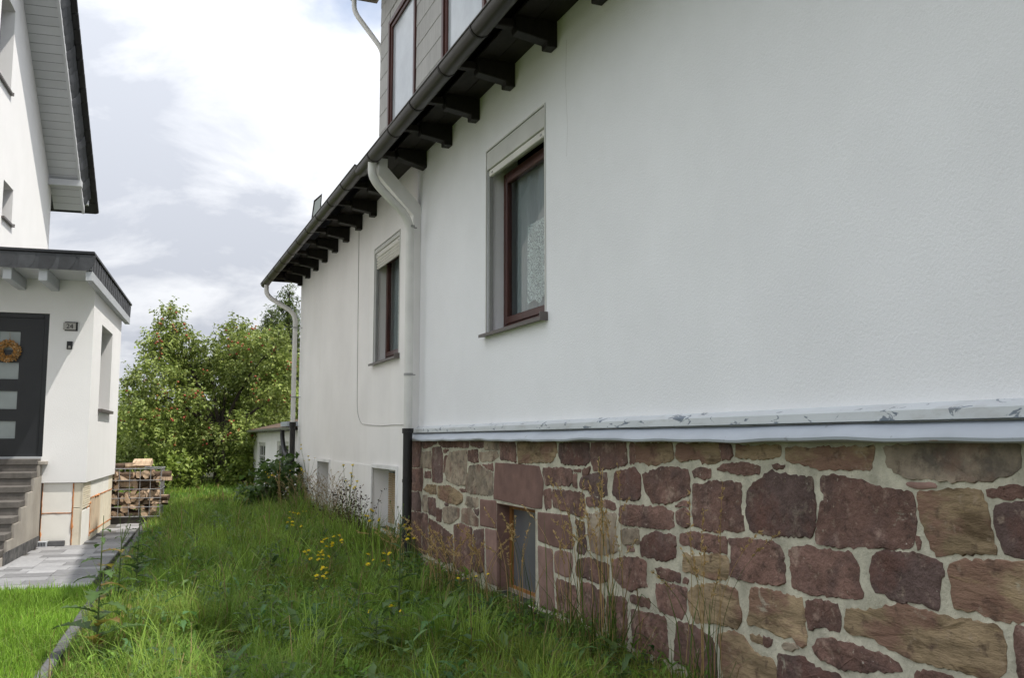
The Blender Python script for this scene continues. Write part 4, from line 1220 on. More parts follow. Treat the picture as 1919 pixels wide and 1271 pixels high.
# steps
for k in range(7):
    yy, zz = -.25 - .36 * k, 1.235 - .175 * k
    m = MB(); m.box(-2.2, -.635, yy, yy + (.40 if k else .249), zz - .085, zz)
    m.build('step', 'step_stone', nb, bevel=.008, local=True)
    m = MB(); m.box(-2.2, -.645, yy + .014, yy + .06, zz - .176, zz - .086); m.build('riser', 'step_stone', nb, local=True)
pf = [(-0.002, -.1), (-2.6, -.1), (-2.6, .098), (-2.36, .098)]
for k in range(6, -1, -1):
    yy, zz = -.25 - .36 * k + .05, 1.235 - .175 * k - .087
    pf += [(yy, zz)] + ([(yy + .36, zz)] if k else [(-0.002, zz)])
m = MB(); m.prism(pf, 0, -.76, -.612); m.build('stair_wall', 'raw_render', nb, local=True)
m = MB(); m.box(-.611, -.600, -2.2, -.01, -.02, .15); m.build('damp_strip', 'bitumen', nb, local=True)
m = MB(); m.box(-.74, -.54, -.20, -.003, 1.152, 1.20); m.build('coping', 'raw_render', nb, bevel=.005, local=True)
# unfinished insulated base
m = MB(); m.box(GX, -.10, .07, 3.55, -.1, .889); m.build('base_core', 'raw_render', nb, local=True)
boards = [(-.60, -.203, .035, .07, .46, .883, 'insulation_pale'), (-.60, -.203, .035, .07, -.05, .447, 'insulation_pale'),
          (-.187, -.065, .035, .07, .53, .883, 'insulation'), (-.187, -.065, .035, .07, -.05, .522, 'insulation')]
for a, b, c, d, e, f, mt in boards:
    m = MB(); m.box(a, b, c, d, e, f); m.build('insulation_board', mt, nb, bevel=.004, local=True)
side = [(.035, .80, .50, .883, 'insulation'), (.035, .80, -.05, .485, 'insulation_pale'), (.82, 3.0, .63, .883, 'insulation_pale'), (3.01, 3.56, .63, .883, 'insulation'),
        (.82, 2.0, .10, .615, 'insulation_tan'), (2.02, 3.56, .10, .615, 'insulation'), (.82, 3.56, -.05, .085, 'insulation')]
for a, b, c, d, mt in side:
    m = MB(); m.box(-.10, -.063, a, b, c, d); m.build('insulation_board', mt, nb, bevel=.004, local=True)
for k in range(11):
    m = MB(); m.box(-.066, -.055, .06, .74, .52 + k * .032, .538 + k * .032); m.build('board_rib', 'insulation', nb, local=True)
def foam(pts, rr, seed):
    q = random.Random(seed); path, rad = [], []
    for i in range(len(pts) - 1):
        a, b = Vector(pts[i]), Vector(pts[i + 1]); n_ = max(2, int((b - a).length / .05))
        for j in range(n_):
            path.append(a.lerp(b, j / n_) + Vector((q.uniform(-.004, .004), q.uniform(-.004, .004), q.uniform(-.006, .006)))); rad.append(rr * (q.uniform(.4, 1.3) + (1.6 if q.random() < .1 else 0)))
    path.append(Vector(pts[-1])); rad.append(rr)
    mm = MB(); mm.tube(path, rad, 6); mm.build('foam_seam', 'foam', nb, smooth=True, local=True)
foam([(-.598, .036, .0), (-.596, .036, .88)], .006, 1)
foam([(-.195, .034, .0), (-.195, .034, .88)], .010, 2)
foam([(-.59, .034, .454), (-.21, .034, .454)], .006, 3)
foam([(-.062, .81, .05), (-.062, .81, .56)], .008, 4)
foam([(-.062, .80, .622), (-.062, 3.5, .622)], .009, 5)
foam([(-.062, .82, .092), (-.062, 3.55, .092)], .009, 6)
foam([(-.062, .45, .49), (-.062, .80, .56)], .012, 7)

def nbp(x, y, z): return NB_M @ Vector((x, y, z))
# house number plate
sg = root('number_sign', nbp(-.33, -.0, 3.09), NB_RZ, 'small steel house number plate reading 24 on white porch wall', 'sign')
m = MB(); m.box(-.082, .09, -.022, -.001, -.005, .125); m.build('back_plate', 'sign_dark', sg, local=True)
m = MB(); m.box(-.10, .068, -.034, -.024, .008, .112); m.build('face_plate', 'sign_steel', sg, bevel=.002, local=True)
cu = bpy.data.curves.new('digits', 'FONT'); cu.body = '24'; cu.size = .095; cu.extrude = .003; cu.align_x = 'CENTER'
tmp = bpy.data.objects.new('digits_tmp', cu); COL.objects.link(tmp)
dg = bpy.context.evaluated_depsgraph_get()
dme = bpy.data.meshes.new_from_object(tmp.evaluated_get(dg)); bpy.data.objects.remove(tmp, do_unlink=True)
dme.materials.clear(); dme.materials.append(MATS['sign_dark'])
inst('digits', dme, sg, (-.012, -.037, .028), (R(90), 0, 0))
# door bell
bl = root('door_bell', nbp(-.335, 0, 2.815), NB_RZ, 'black door bell box with bright button below the number plate', 'door bell')
m = MB(); m.box(-.038, .038, -.024, -.001, 0, .115); m.build('bell_box', 'sign_dark', bl, bevel=.004, local=True)
m = MB(); m.tube([(0, -.031, .036), (0, -.024, .036)], .016, 16); m.box(-.022, .022, -.027, -.0245, .016, .024); m.build('button', 'sign_steel', bl, local=True)
# straw wreath hanging on the door
wr = root('straw_wreath', nbp(-1.14, .03, 2.62), NB_RZ, 'round straw and dried flower wreath hanging on dark front door', 'wreath')
q = random.Random(3)
m = MB(); ring = [(.115 * math.cos(a), 0, .15 + .115 * math.sin(a)) for a in np.linspace(0, 2 * math.pi, 33)]
m.tube(ring, .036, 10, cap=False)
m.build('wreath_ring', 'twine', wr, smooth=True, local=True)
nn = 900; a = np.random.RandomState(2).uniform(0, 2 * np.pi, nn); b = np.random.RandomState(3).uniform(0, 2 * np.pi, nn)
cen = np.stack([.115 * np.cos(a), np.zeros(nn), .15 + .115 * np.sin(a)], 1)
nor = np.stack([np.cos(a) * np.cos(b), -np.abs(np.sin(b)), np.sin(a) * np.cos(b)], 1)
tn = np.stack([-np.sin(a), np.zeros(nn), np.cos(a)], 1)
rs = np.random.RandomState(4)
tone = np.array([[1, .9, .8]]) * rs.uniform(.6, 1.8, (nn, 1)); tone[rs.rand(nn) < .12] = [1.9, 2.4, 4]
V, F, T = leaf_soup(cen + nor * .03, nor * .7 + tn * .6 + rs.normal(0, .4, (nn, 3)), nor + rs.normal(0, .3, (nn, 3)), rs.uniform(.02, .045, nn), rs.uniform(.006, .012, nn), tone)
inst('dried_petals', quick_mesh('dried_petals', V, F, T, ('straw_wreath',)), wr, (0, 0, 0))
m = MB(); m.tube([(0, .02, .30), (.012, .01, .34), (0, .02, .42)], .004, 6); m.build('hanging_cord', 'twine', wr, local=True)
# grate and loose block at the foot of the wall
g_ = root('drain_grate', nbp(-.545, -.07, 0), NB_RZ, 'small grey drain box with dark slots beside the stair foot', 'drain')
m = MB(); m.box(-.06, .06, -.05, .06, 0, .075); m.build('grate_box', 'trim_grey', g_, bevel=.004, local=True)
for k in range(5):
    m = MB(); m.box(-.048 + k * .02, -.036 + k * .02, -.053, -.0505, .012, .062); m.build('slot', 'sign_dark', g_, local=True)
m = MB(); m.box(-.14, .07, -.05, .03, 0, .075)
o = m.build('concrete_block', 'kerb', None, bevel=.006); o.location = nbp(-.335, -.03, .0); o.rotation_euler = (0, 0, NB_RZ)
tag(o, 'loose grey concrete block lying against cream insulation boards', 'block')

# ================================================================ firewood crate
cr = root('wire_crate', (-0.14, 18.95, 0.0), NB_RZ, 'square galvanised wire mesh crate filled with split firewood', 'crate')
CW, CD, CZ0, CZ1 = 0.62, 0.48, 0.12, 0.98
m = MB(); m.box(-CW, CW, -CD, CD, .085, .115); m.build('deck', 'pallet', cr, local=True)
for yy in (-CD + .06, 0, CD - .06):
    m = MB(); m.box(-CW, CW, yy - .05, yy + .05, 0, .084); m.build('runner', 'pallet', cr, local=True)
vb = MB().tube([(0, 0, 0), (0, 0, CZ1 - CZ0 + .01)], .0065, 7).mesh('wire', 'wire_steel', smooth=True)
hb = MB().tube([(-CW - .01, 0, 0), (CW + .01, 0, 0)], .0065, 7).mesh('wire', 'wire_steel', smooth=True)
sb_ = MB().tube([(0, -CD - .01, 0), (0, CD + .01, 0)], .0065, 7).mesh('wire', 'wire_steel', smooth=True)
for k in range(8):
    for s in (-1, 1): inst('wire', vb, cr, (-CW + k * 2 * CW / 7, s * CD, CZ0 - .01))
for k in range(1, 6):
    for s in (-1, 1): inst('wire', vb, cr, (s * CW, -CD + k * 2 * CD / 6, CZ0 - .01))
for zz in (.12, .29, .45, .61, .77, .98):
    for s in (-1, 1):
        inst('wire', hb, cr, (0, s * (CD + .012), zz), (0, 0, 0), (1, 1, 1.3 if zz in (.12, .98) else 1))
        inst('wire', sb_, cr, (s * (CW + .012), 0, zz))
def log_mesh(seed):
    q = random.Random(seed); n_ = q.choice([3, 3, 4, 4])
    R0 = q.uniform(.06, .11); a0 = q.uniform(0, 6)
    wedge = [(0, 0)] + [(R0 * math.cos(t), R0 * math.sin(t)) for t in np.linspace(0, math.pi * q.uniform(.45, .95), 6)]
    ox, oy = sum(p[0] for p in wedge) / 7, sum(p[1] for p in wedge) / 7
    if seed % 3 == 1:
        wedge = [(-R0 * .6, -R0 * .5), (R0 * .1, -R0 * .62), (R0 * .7, -R0 * .4), (R0 * .72, R0 * .15), (R0 * .4, R0 * .5), (-R0 * .2, R0 * .55), (-R0 * .7, R0 * .2)]
        ox = oy = 0
    wedge = [(a - ox + q.uniform(-.006, .006), b - oy + q.uniform(-.006, .006)) for a, b in wedge]
    ln = q.uniform(.30, .36)
    v = [(a, -ln / 2 + q.uniform(-.008, .008), b) for a, b in wedge] + [(a * .95, ln / 2, b * .95) for a, b in wedge]
    mb = MB(); n_ = 7
    mb.add(v, [tuple(range(n_))[::-1], tuple(range(n_, 2 * n_))], 2)
    mb.add(v, [(i, i + 1, i + 1 + n_, i + n_) for i in range(1, 6)], 1)
    mb.add(v, [(0, 1, 1 + n_, n_), (6, 0, n_, 6 + n_)], 0)
    return mb.mesh('split_log', ['split_wood', 'bark', 'end_grain'])
lms = [log_mesh(s) for s in range(15)]
q = random.Random(12)
CM = WM[cr.name]
ORD = ['first', 'second', 'third', 'fourth', 'fifth', 'sixth', 'seventh', 'eighth', 'ninth', 'tenth', 'eleventh', 'twelfth']
def put_log(x, y, z, rot, lab='split firewood log in the hidden rear layer of the wire crate'):
    o = bpy.data.objects.new('split_log', q.choice(lms)); COL.objects.link(o)
    M_ = CM @ Matrix.Translation((x, y, z)) @ Euler(rot).to_matrix().to_4x4()
    o.matrix_world = M_
    tag(o, lab, 'firewood', 'split logs in the wire crate')
    return o
for lay, yy in enumerate((-.30, .02)):
    z = .175; row_ = 0
    while z < .95:
        x = -.54 + q.uniform(0, .05); col_ = 0; row_ += 1
        while x < .57:
            t = q.random()
            rot = (q.uniform(-.15, .15), q.uniform(0, 6.28), q.uniform(-.25, .25)) if t < .72 else (q.uniform(-.3, .3), q.uniform(0, 6.28), R(90) + q.uniform(-.4, .4))
            if t >= .72: x += .06
            if lay == 0 or x > .25: put_log(x, yy + q.uniform(-.03, .02), z + q.uniform(-.015, .015), rot, *(() if lay else ('split log in the wire crate, %s layer from the bottom, %s from the left' % (ORD[row_ - 1], ORD[col_]),))); col_ += 1
            x += .118 + (.10 if t >= .72 else 0)
        z += .088
for k_, x in enumerate((-.42, -.12, .15)):
    put_log(x, -.22 + q.uniform(-.05, .1), 1.03 + q.uniform(-.02, .02), (q.uniform(-.1, .1), q.uniform(0, 6), R(90) + q.uniform(-.3, .3)), 'weathered log lying loose on top of the full crate, %s from the left' % ORD[k_])
o = put_log(.28, -.28, 1.07, (0, 2.2, R(78))); o['label'] = 'pale freshly split log lying on top of the wire crate'; del o['group']

# ================================================================ garden shed behind the old house
sh = root('garden_shed', (3.34, 25.0, 0), 0, 'low white garden shed with small windows and mossy gutter behind the house', 'shed')
SX = 3.34
wn_ = [(26.95, 28.6, .66, 1.43), (22.6, 24.6, .66, 1.46)]
m = MB(); wall_holes(m, 0, SX, SX + .2, 20.75, 29.7, -.1, 1.72, wn_); m.box(SX + .2, 6.2, 29.5, 29.7, -.1, 1.9); m.box(6.0, 6.2, 20.75, 29.5, -.1, 2.4)
m.build('shed_wall', 'plaster_far', sh)
for (a, b, c, d) in wn_:
    m = MB(); rect_frame(m, a, b, c, d, SX + .04, SX + .09, .10); m.box(SX + .045, SX + .085, (a + b) / 2 - .04, (a + b) / 2 + .04, c + .1, d - .1); m.box(SX + .046, SX + .084, a + .1, b - .1, (c + d) / 2 - .02, (c + d) / 2 + .02)
    w_ = m.build('shed_window', 'shutter_grey', sh)
    m = MB(); m.box(SX + .06, SX + .066, a + .1, b - .1, c + .1, d - .1); m.build('pane', 'glass_dim', w_)
    wavy(a + .05, b - .05, c + .05, d - .05, SX + .13, .012, 40).build('curtain', 'shutter_white', w_, smooth=True)
    m = MB(); m.box(SX + .18, SX + .195, a, b, c, d); m.build('backing', 'room_dark', w_)
m = MB(); m.prism([(3.12, 1.74), (3.12, 1.80), (6.4, 2.55), (6.4, 2.46)], 1, 20.7, 30.1); m.build('shed_roof', 'bark', sh)
prof = [(3.10 + .06 * math.cos(math.pi + math.pi * k / 8), 1.78 + .06 * math.sin(math.pi + math.pi * k / 8)) for k in range(9)]
m = MB(); m.prism(prof, 1, 20.72, 30.15); m.build('shed_gutter', 'guide_metal', sh, smooth=True)
m = MB(); m.box(3.0, 3.3, 20.66, 21.6, 1.80, 1.90); m.build('flashing_sheet', 'flashing', sh)
m = MB(); m.tube(smooth_path([(3.10, 22.0, 1.78), (3.10, 22.0, 1.55), (3.10, 21.6, 1.20), (3.08, 20.46, 1.06)], rad=.25, k=6), .052, 12); m.build('drain_elbow', 'black_pipe', sh, smooth=True)

# ================================================================ VEGETATION
rs = np.random.RandomState(11)
def npn(x, y, s, seed=0.0):
    """cheap smooth noise, about -1..1"""
    x = x * s; y = y * s
    return (np.sin(x * 1.3 + 1.7 * np.sin(y * 0.9 + seed) + seed) + np.sin(y * 1.7 + 1.3 * np.sin(x * 1.1 - seed) + 2.1) + np.sin((x + y) * 2.3 + seed * 3)) / 3

def terr(x, y):
    return np.array([terrain(a, b) for a, b in zip(x, y)])

def green(n, light=0.5, straw=0.1):
    t = rs.rand(n, 1)
    a, b = np.array([[0.075, 0.155, 0.022]]), np.array([[0.255, 0.375, 0.06]])
    c = a + (b - a) * np.clip(t * 0.9 + light - 0.4, 0, 1)
    c *= rs.uniform(.8, 1.2, (n, 1))
    k = rs.rand(n) < straw
    c[k] = np.array([[0.30, 0.225, 0.10]]) * rs.uniform(.6, 1.25, (k.sum(), 1))
    return c

def meadow_patch(x0, x1, y0, y1, dens, hmean, wide, straw, keep=None):
    n = int((x1 - x0) * (y1 - y0) * dens)
    x, y = rs.uniform(x0, x1, n), rs.uniform(y0, y1, n)
    kx = -0.5 + (y - 6.87) * 0.0612
    ok = ((x > kx + .05) | (y > 20.3)) & ((x < 3.19) | (y > 20.7))
    ok &= ~(((x - 0.62) / .17) ** 2 + ((y - 6.75) / .32) ** 2 < 1)            # bare spot of earth
    ok &= ~((x > 3.26) & (y < 30.2)) 
    if keep is not None: ok &= keep(x, y)
    x, y = x[ok], y[ok]; n = len(x)
    clump = npn(x, y, 2.2, 1.0); big = npn(x, y, 0.8, 4.0)
    wallp = np.clip((x - 2.3) / .9, 0, 1) * (y < 20.5)
    h = hmean * (1 + .40 * clump + .25 * big) * rs.gamma(9, 1 / 9., n) * (1 + np.where(y < 10.8, -.55, 0.9) * wallp)
    az = npn(x, y, 1.3, 2.0) * 3 + rs.normal(0, 1.1, n)
    st = np.clip(straw + .10 * npn(x, y, 1.1, 7) + .22 * wallp, .02, .7)
    tone = green(n, .5, 0)
    tone *= (1 + .28 * npn(x, y, 1.7, 5.5))[:, None]
    tone *= np.stack([1 + .22 * big, np.ones(n), np.ones(n)], 1)
    k = rs.rand(n) < st
    tone[k] = np.array([[0.30, 0.22, 0.10]]) * rs.uniform(.55, 1.2, (k.sum(), 1))
    P = np.stack([x, y, terr(x, y) - .01], 1)
    W = wide * rs.uniform(.6, 1.5, n)
    return blade_soup(P, h, W, az, np.clip(rs.gamma(3, .2, n), .05, 1.5), tone)

parts = [meadow_patch(-.7, 3.2, 4.3, 9.0, 3800, .15, .0062, .10),
         meadow_patch(-.6, 3.2, 9.0, 13.0, 2700, .16, .008, .11),
         meadow_patch(-.3, 3.2, 13.0, 20.4, 1400, .17, .011, .13),
         meadow_patch(-5, 9.0, 20.4, 34, 300, .17, .024, .10)]
# broad low leaves between the blades (clover, dandelion, hawkbit)
def broad(x0, x1, y0, y1, dens, size):
    n = int((x1 - x0) * (y1 - y0) * dens)
    x, y = rs.uniform(x0, x1, n), rs.uniform(y0, y1, n)
    kx = -0.5 + (y - 6.87) * 0.0612
    ok = (x > kx + .07) & (x < 3.18) & (npn(x, y, 1.5, 9) > -.25)
    ok &= ~(((x - 0.62) / .17) ** 2 + ((y - 6.75) / .32) ** 2 < 1)
    x, y = x[ok], y[ok]; n = len(x)
    az = rs.uniform(0, 6.283, n); el = rs.uniform(.1, 1.1, n)
    D = np.stack([np.cos(az) * np.cos(el), np.sin(az) * np.cos(el), np.sin(el)], 1)
    P = np.stack([x, y, terr(x, y) + rs.uniform(0, .14, n)], 1)
    L = size * rs.uniform(.6, 1.6, n)
    tone = green(n, .55, .03) * (1 + .25 * npn(x, y, 2, 3))[:, None] * np.array([[.9, 1.05, 1.1]])
    return leaf_soup(P, D, np.tile([0, 0, 1.0], (n, 1)) + rs.normal(0, .25, (n, 3)), L, L * rs.uniform(.08, .2, n), tone)
parts += [broad(-.7, 3.2, 4.3, 9, 420, .07), broad(-.6, 3.2, 9, 13, 300, .08), broad(-.3, 3.2, 13, 20, 130, .085)]
# arching tussocks
def tussocks(x0, x1, y0, y1, dens, per, hh, w):
    k = int((x1 - x0) * (y1 - y0) * dens)
    cx, cy = rs.uniform(x0, x1, k), rs.uniform(y0, y1, k)
    ok = (cx > -0.5 + (cy - 6.87) * .0612 + .12) & ((cx < 2.45) | (cy > 11)) & (((cx - .62) / .25) ** 2 + ((cy - 6.75) / .45) ** 2 > 1)
    cx, cy = cx[ok], cy[ok]; k = len(cx); n = k * per
    sz = np.repeat(rs.gamma(5, .2, k), per)
    x = np.repeat(cx, per) + rs.normal(0, .035, n) * sz; y = np.repeat(cy, per) + rs.normal(0, .035, n) * sz
    tone = np.repeat(green(k, .6, 0), per, axis=0) * rs.uniform(.75, 1.3, (n, 1))
    j = rs.rand(n) < .07; tone[j] = np.array([[.34, .26, .12]]) * rs.uniform(.6, 1.2, (j.sum(), 1))
    return blade_soup(np.stack([x, y, terr(x, y) - .01], 1), hh * sz * rs.uniform(.6, 1.25, n), w * rs.uniform(.7, 1.3, n), rs.uniform(0, 6.283, n) * .7 + np.repeat(rs.uniform(0, 6.28, k), per), np.clip(rs.gamma(4, .2, n), .1, 1.5), tone)
parts += [tussocks(2.2, 3.15, 11.6, 19.6, 14, 32, .42, .010), tussocks(-.7, 3.1, 4.3, 9, 11, 60, .33, .006), tussocks(-.6, 3.1, 9, 13, 9, 45, .33, .008), tussocks(-.3, 3.1, 13, 20, 6, 35, .32, .011)]
V, F, T = join_soup(parts)
o = bpy.data.objects.new('meadow_grass', quick_mesh('meadow_grass', V, F, T, ('grass_blade',)))
COL.objects.link(o)
tag(o, 'uncut green meadow grass with low weeds between kerb and old house', 'grass', kind='stuff')

# leafy rosettes of small weeds among the grass
WV, WF, WT, wb = [], [], [], 0
qw = random.Random(91)
for k in range(620):
    y_ = 5.0 + 13.0 * qw.random() ** 1.5; x_ = qw.uniform(-.5 + (y_ - 6.87) * .0612 + .12, 3.05)
    if ((x_ - .62) / .22) ** 2 + ((y_ - 6.75) / .4) ** 2 < 1: continue
    nl = qw.randint(5, 9); hgt = qw.uniform(.04, .26); base_c = np.array([.055, .125, .035]) * qw.uniform(.8, 1.7) * np.array([qw.uniform(.9, 1.5), 1, 1])
    a0 = qw.uniform(0, 6.28); sz = qw.uniform(.08, .17)
    for j in range(nl):
        L_ = sz * qw.uniform(.7, 1.2); n_ = 5
        z0_ = terrain(x_, y_) + hgt * (j / nl) + .03; a_ = a0 + j * 2.4; up_ = qw.uniform(.3, 1.1); dr = qw.uniform(.3, .9); w0 = L_ * qw.uniform(.10, .22)
        vv = []
        for s_ in range(n_ + 1):
            t = s_ / n_; w_ = w0 * math.sin(math.pi * min(.97, .12 + .85 * t)) * (1 if s_ % 2 else .62)
            for e in (-1, 0, 1):
                lx, ly_, lz = L_ * t, e * w_, L_ * (up_ * t - dr * t * t) + abs(e) * w_ * .3
                vv.append((x_ + lx * math.cos(a_) - ly_ * math.sin(a_), y_ + lx * math.sin(a_) + ly_ * math.cos(a_), z0_ + lz))
        for s_ in range(n_):
            b_ = wb + s_ * 3
            WF += [(b_, b_ + 1, b_ + 4), (b_, b_ + 4, b_ + 3), (b_ + 1, b_ + 2, b_ + 5), (b_ + 1, b_ + 5, b_ + 4)]
        WV += vv; wb += len(vv); WT += [tuple(base_c * qw.uniform(.8, 1.2))] * len(vv)
o = bpy.data.objects.new('meadow_weeds', quick_mesh('meadow_weeds', np.array(WV), np.array(WF), np.array(WT), ('leaf',)))
COL.objects.link(o)
tag(o, 'small leafy weeds and rosettes scattered through the meadow grass', 'weeds', kind='stuff')

# cut lawn of the neighbour
n = 60000
x, y = rs.uniform(-2.6, 0.0, n), rs.uniform(5.2, 11.2, n)
ly = (NB_M @ Vector((0.66, -4.15, 0))).y
ok = (x < -0.5 + (y - 6.87) * .0612 - .05) & (y < ly + (-.38 - x) * .1 - .02 + .03 * npn(x, y, 9))
x, y = x[ok], y[ok]; n = len(x)
tone = green(n, .75, .02) * np.array([[.92, 1.05, .75]]) * (1 + .18 * npn(x, y, 1.6, 3))[:, None]
V, F, T = blade_soup(np.stack([x, y, np.full(n, -.015)], 1), .062 * rs.gamma(8, 1 / 8., n) * (1 + .2 * npn(x, y, 3)), .0055 * rs.uniform(.7, 1.3, n), rs.uniform(0, 6.283, n), rs.gamma(3, .15, n), tone)
o = bpy.data.objects.new('lawn_grass', quick_mesh('lawn_grass', V, F, T, ('grass_blade',)))
COL.objects.link(o)
tag(o, 'short bright green mown lawn grass left of the kerb', 'grass', kind='stuff')

# ---------------------------------------------------------------- weeds
def ribbon_stems(P0, P1, bow, w, tone, segs=5):
    """thin stems as crossed ribbons from P0 to P1, bowed by the vector bow"""
    n = len(P0); Vs, Fs, Ts = [], [], []
    tt = np.linspace(0, 1, segs + 1)
    C = P0[:, None, :] * (1 - tt)[None, :, None] + P1[:, None, :] * tt[None, :, None] + bow[:, None, :] * (tt * (1 - tt) * 4)[None, :, None]
    ww = (w[:, None] * (1 - .55 * tt)[None, :])[:, :, None]
    for ax in (np.array([1.0, 0, 0]), np.array([0, 1.0, 0])):
        A = C - ax * ww * .5; B = C + ax * ww * .5
        V = np.stack([A, B], 2).reshape(n, -1, 3)
        m_ = 2 * (segs + 1)
        q_ = np.array([[2 * k, 2 * k + 1, 2 * k + 3] for k in range(segs)] + [[2 * k, 2 * k + 3, 2 * k + 2] for k in range(segs)])
        F = (np.arange(n)[:, None, None] * m_ + q_[None]).reshape(-1, 3)
        Vs.append(V.reshape(-1, 3)); Fs.append(F); Ts.append(np.repeat(tone[:, None, :], m_, 1).reshape(-1, 3))
    b = len(Vs[0])
    return np.concatenate(Vs), np.concatenate([Fs[0], Fs[1] + b]), np.concatenate(Ts), C

def soup_part(name, parent, parts_, matn):
    V_, F_, T_ = join_soup(parts_)
    o_ = inst(name, quick_mesh(name, V_, F_, T_, (matn,)), parent, (0, 0, 0))
    if name in ('seed_heads', 'stems', 'foot_blades', 'dry_leaves', 'twigs'): o_['kind'] = 'stuff'
    return o_

def tall_grass(pos, label, n, h, spread, lean, width=.0048, col=(0.50, 0.36, 0.165), green_f=.35, head=.24, group=None, seed=0, name='tall_grass_tuft', heads=26):
    q_ = np.random.RandomState(seed + 100)
    t = root(name, (pos[0], pos[1], terrain(*pos)), 0, label, 'grass tuft', group)
    P0 = np.concatenate([q_.normal(0, spread * .3, (n, 2)), np.zeros((n, 1))], 1)
    hh = h * q_.uniform(.6, 1.05, n)
    az = q_.uniform(0, 6.283, n)
    out = np.stack([np.cos(az), np.sin(az)], 1) * (q_.gamma(2, .5, n) * spread)[:, None] + np.array(lean)[None] * hh[:, None]
    P1 = np.concatenate([P0[:, :2] + out, hh[:, None]], 1)
    bow = np.concatenate([-out * .35, (hh * .10)[:, None]], 1)
    tone = np.tile(np.array([col]), (n, 1)) * q_.uniform(.7, 1.2, (n, 1))
    g = q_.rand(n) < green_f; tone[g] = np.array([[.085, .13, .03]]) * q_.uniform(.7, 1.3, (g.sum(), 1))
    V_, F_, T_, C = ribbon_stems(P0, P1, bow, np.full(n, width) * q_.uniform(.8, 1.4, n), tone, 7)
    soup_part('stems', t, [(V_, F_, T_)], 'grass_blade')
    # seed heads: small spikelets along the last part of every stem
    hp, hd, hl, ht = [], [], [], []
    for i in range(n):
        d_ = C[i, -1] - C[i, -2]; d_ /= np.linalg.norm(d_)
        ln = head * hh[i] * q_.uniform(.7, 1.2)
        for k in range(heads):
            u = q_.rand()
            hp.append(C[i, -1] - d_ * ln * u + q_.normal(0, .0025, 3)); hd.append(d_ + q_.normal(0, .42, 3)); hl.append(q_.uniform(.016, .032)); ht.append(np.array(col) * q_.uniform(.75, 1.35))
    if heads:
        hl = np.array(hl)
        soup_part('seed_heads', t, [leaf_soup(np.array(hp), np.array(hd), q_.normal(0, 1, (len(hp), 3)), hl, hl * .2, np.array(ht))], 'grass_blade')
    # leaf blades at the foot
    m_ = n * 5
    P = np.concatenate([q_.normal(0, spread * .6, (m_, 2)), np.full((m_, 1), -.01)], 1)
    tb = np.array([[.07, .12, .022]]) * q_.uniform(.6, 1.4, (m_, 1)); k = q_.rand(m_) < .3; tb[k] = np.array([[.30, .22, .10]]) * q_.uniform(.5, 1.1, (k.sum(), 1))
    soup_part('foot_blades', t, [blade_soup(P, h * .42 * q_.gamma(6, 1 / 6., m_), .006 * q_.uniform(.7, 1.5, m_), q_.uniform(0, 6.28, m_), q_.gamma(3, .22, m_), tb)], 'grass_blade')
    return t

G1 = 'tall dry grasses against the sandstone plinth'
tall_grass((2.93, 5.62), 'tallest golden grass tuft in front of plinth, nearest the viewer', 20, 1.34, .16, (-.02, .06), seed=1, group=G1)
tall_grass((2.86, 6.05), 'leaning golden grass tuft right of the cellar window in the plinth', 13, 1.18, .20, (-.02, .10), seed=2, group=G1)
tall_grass((2.82, 6.95), 'thin grass tuft with heads bending across the plinth window', 11, 1.02, .24, (-.05, .13), seed=3, group=G1)
tall_grass((2.86, 7.9), 'straw coloured tuft below the plinth window sill', 16, .80, .26, (-.10, .10), seed=4, group=G1, green_f=.15)
tall_grass((2.90, 9.1), 'short bent straw tuft left of the plinth window', 14, .62, .26, (-.14, .05), seed=5, group=G1, green_f=.2)
tall_grass((2.75, 8.6), 'sprawling dry straw tuft at the left foot of the plinth window', 20, .75, .30, (-.16, .02), seed=7, group=G1, green_f=.1)
tall_grass((2.70, 10.2), 'wispy straw tuft right of the black standpipe foot', 16, .62, .26, (-.08, .0), seed=8, group=G1, green_f=.2)
tall_grass((2.95, 4.55), 'grass tuft with dry stems at the near end of plinth', 10, 1.25, .14, (0, -.05), seed=6, group=G1)
G2 = 'tan grasses before the far white wall'
for k, (px_, py_, hh_, wd) in enumerate([(2.95, 14.5, .95, 'between the two far cellar windows'), (2.98, 15.6, 1.0, 'before the blank white wall, right of the far cellar window'),
                                    (2.90, 16.7, .95, 'under the farthest cellar window of the white wall'), (2.85, 17.8, 1.0, 'left of the farthest cellar window')]):
    tall_grass((px_, py_), 'hazy tan grass tuft ' + wd, 34, hh_, .36, (-.03, 0), width=.0055, col=(.33, .25, .14), green_f=.12, seed=20 + k, group=G2, heads=16)
tall_grass((2.55, 18.3), 'pair of tall straw stems in front of leafy green shrub', 5, 1.15, .07, (-.02, .0), width=.012, col=(.36, .27, .13), green_f=0, seed=31, heads=40)

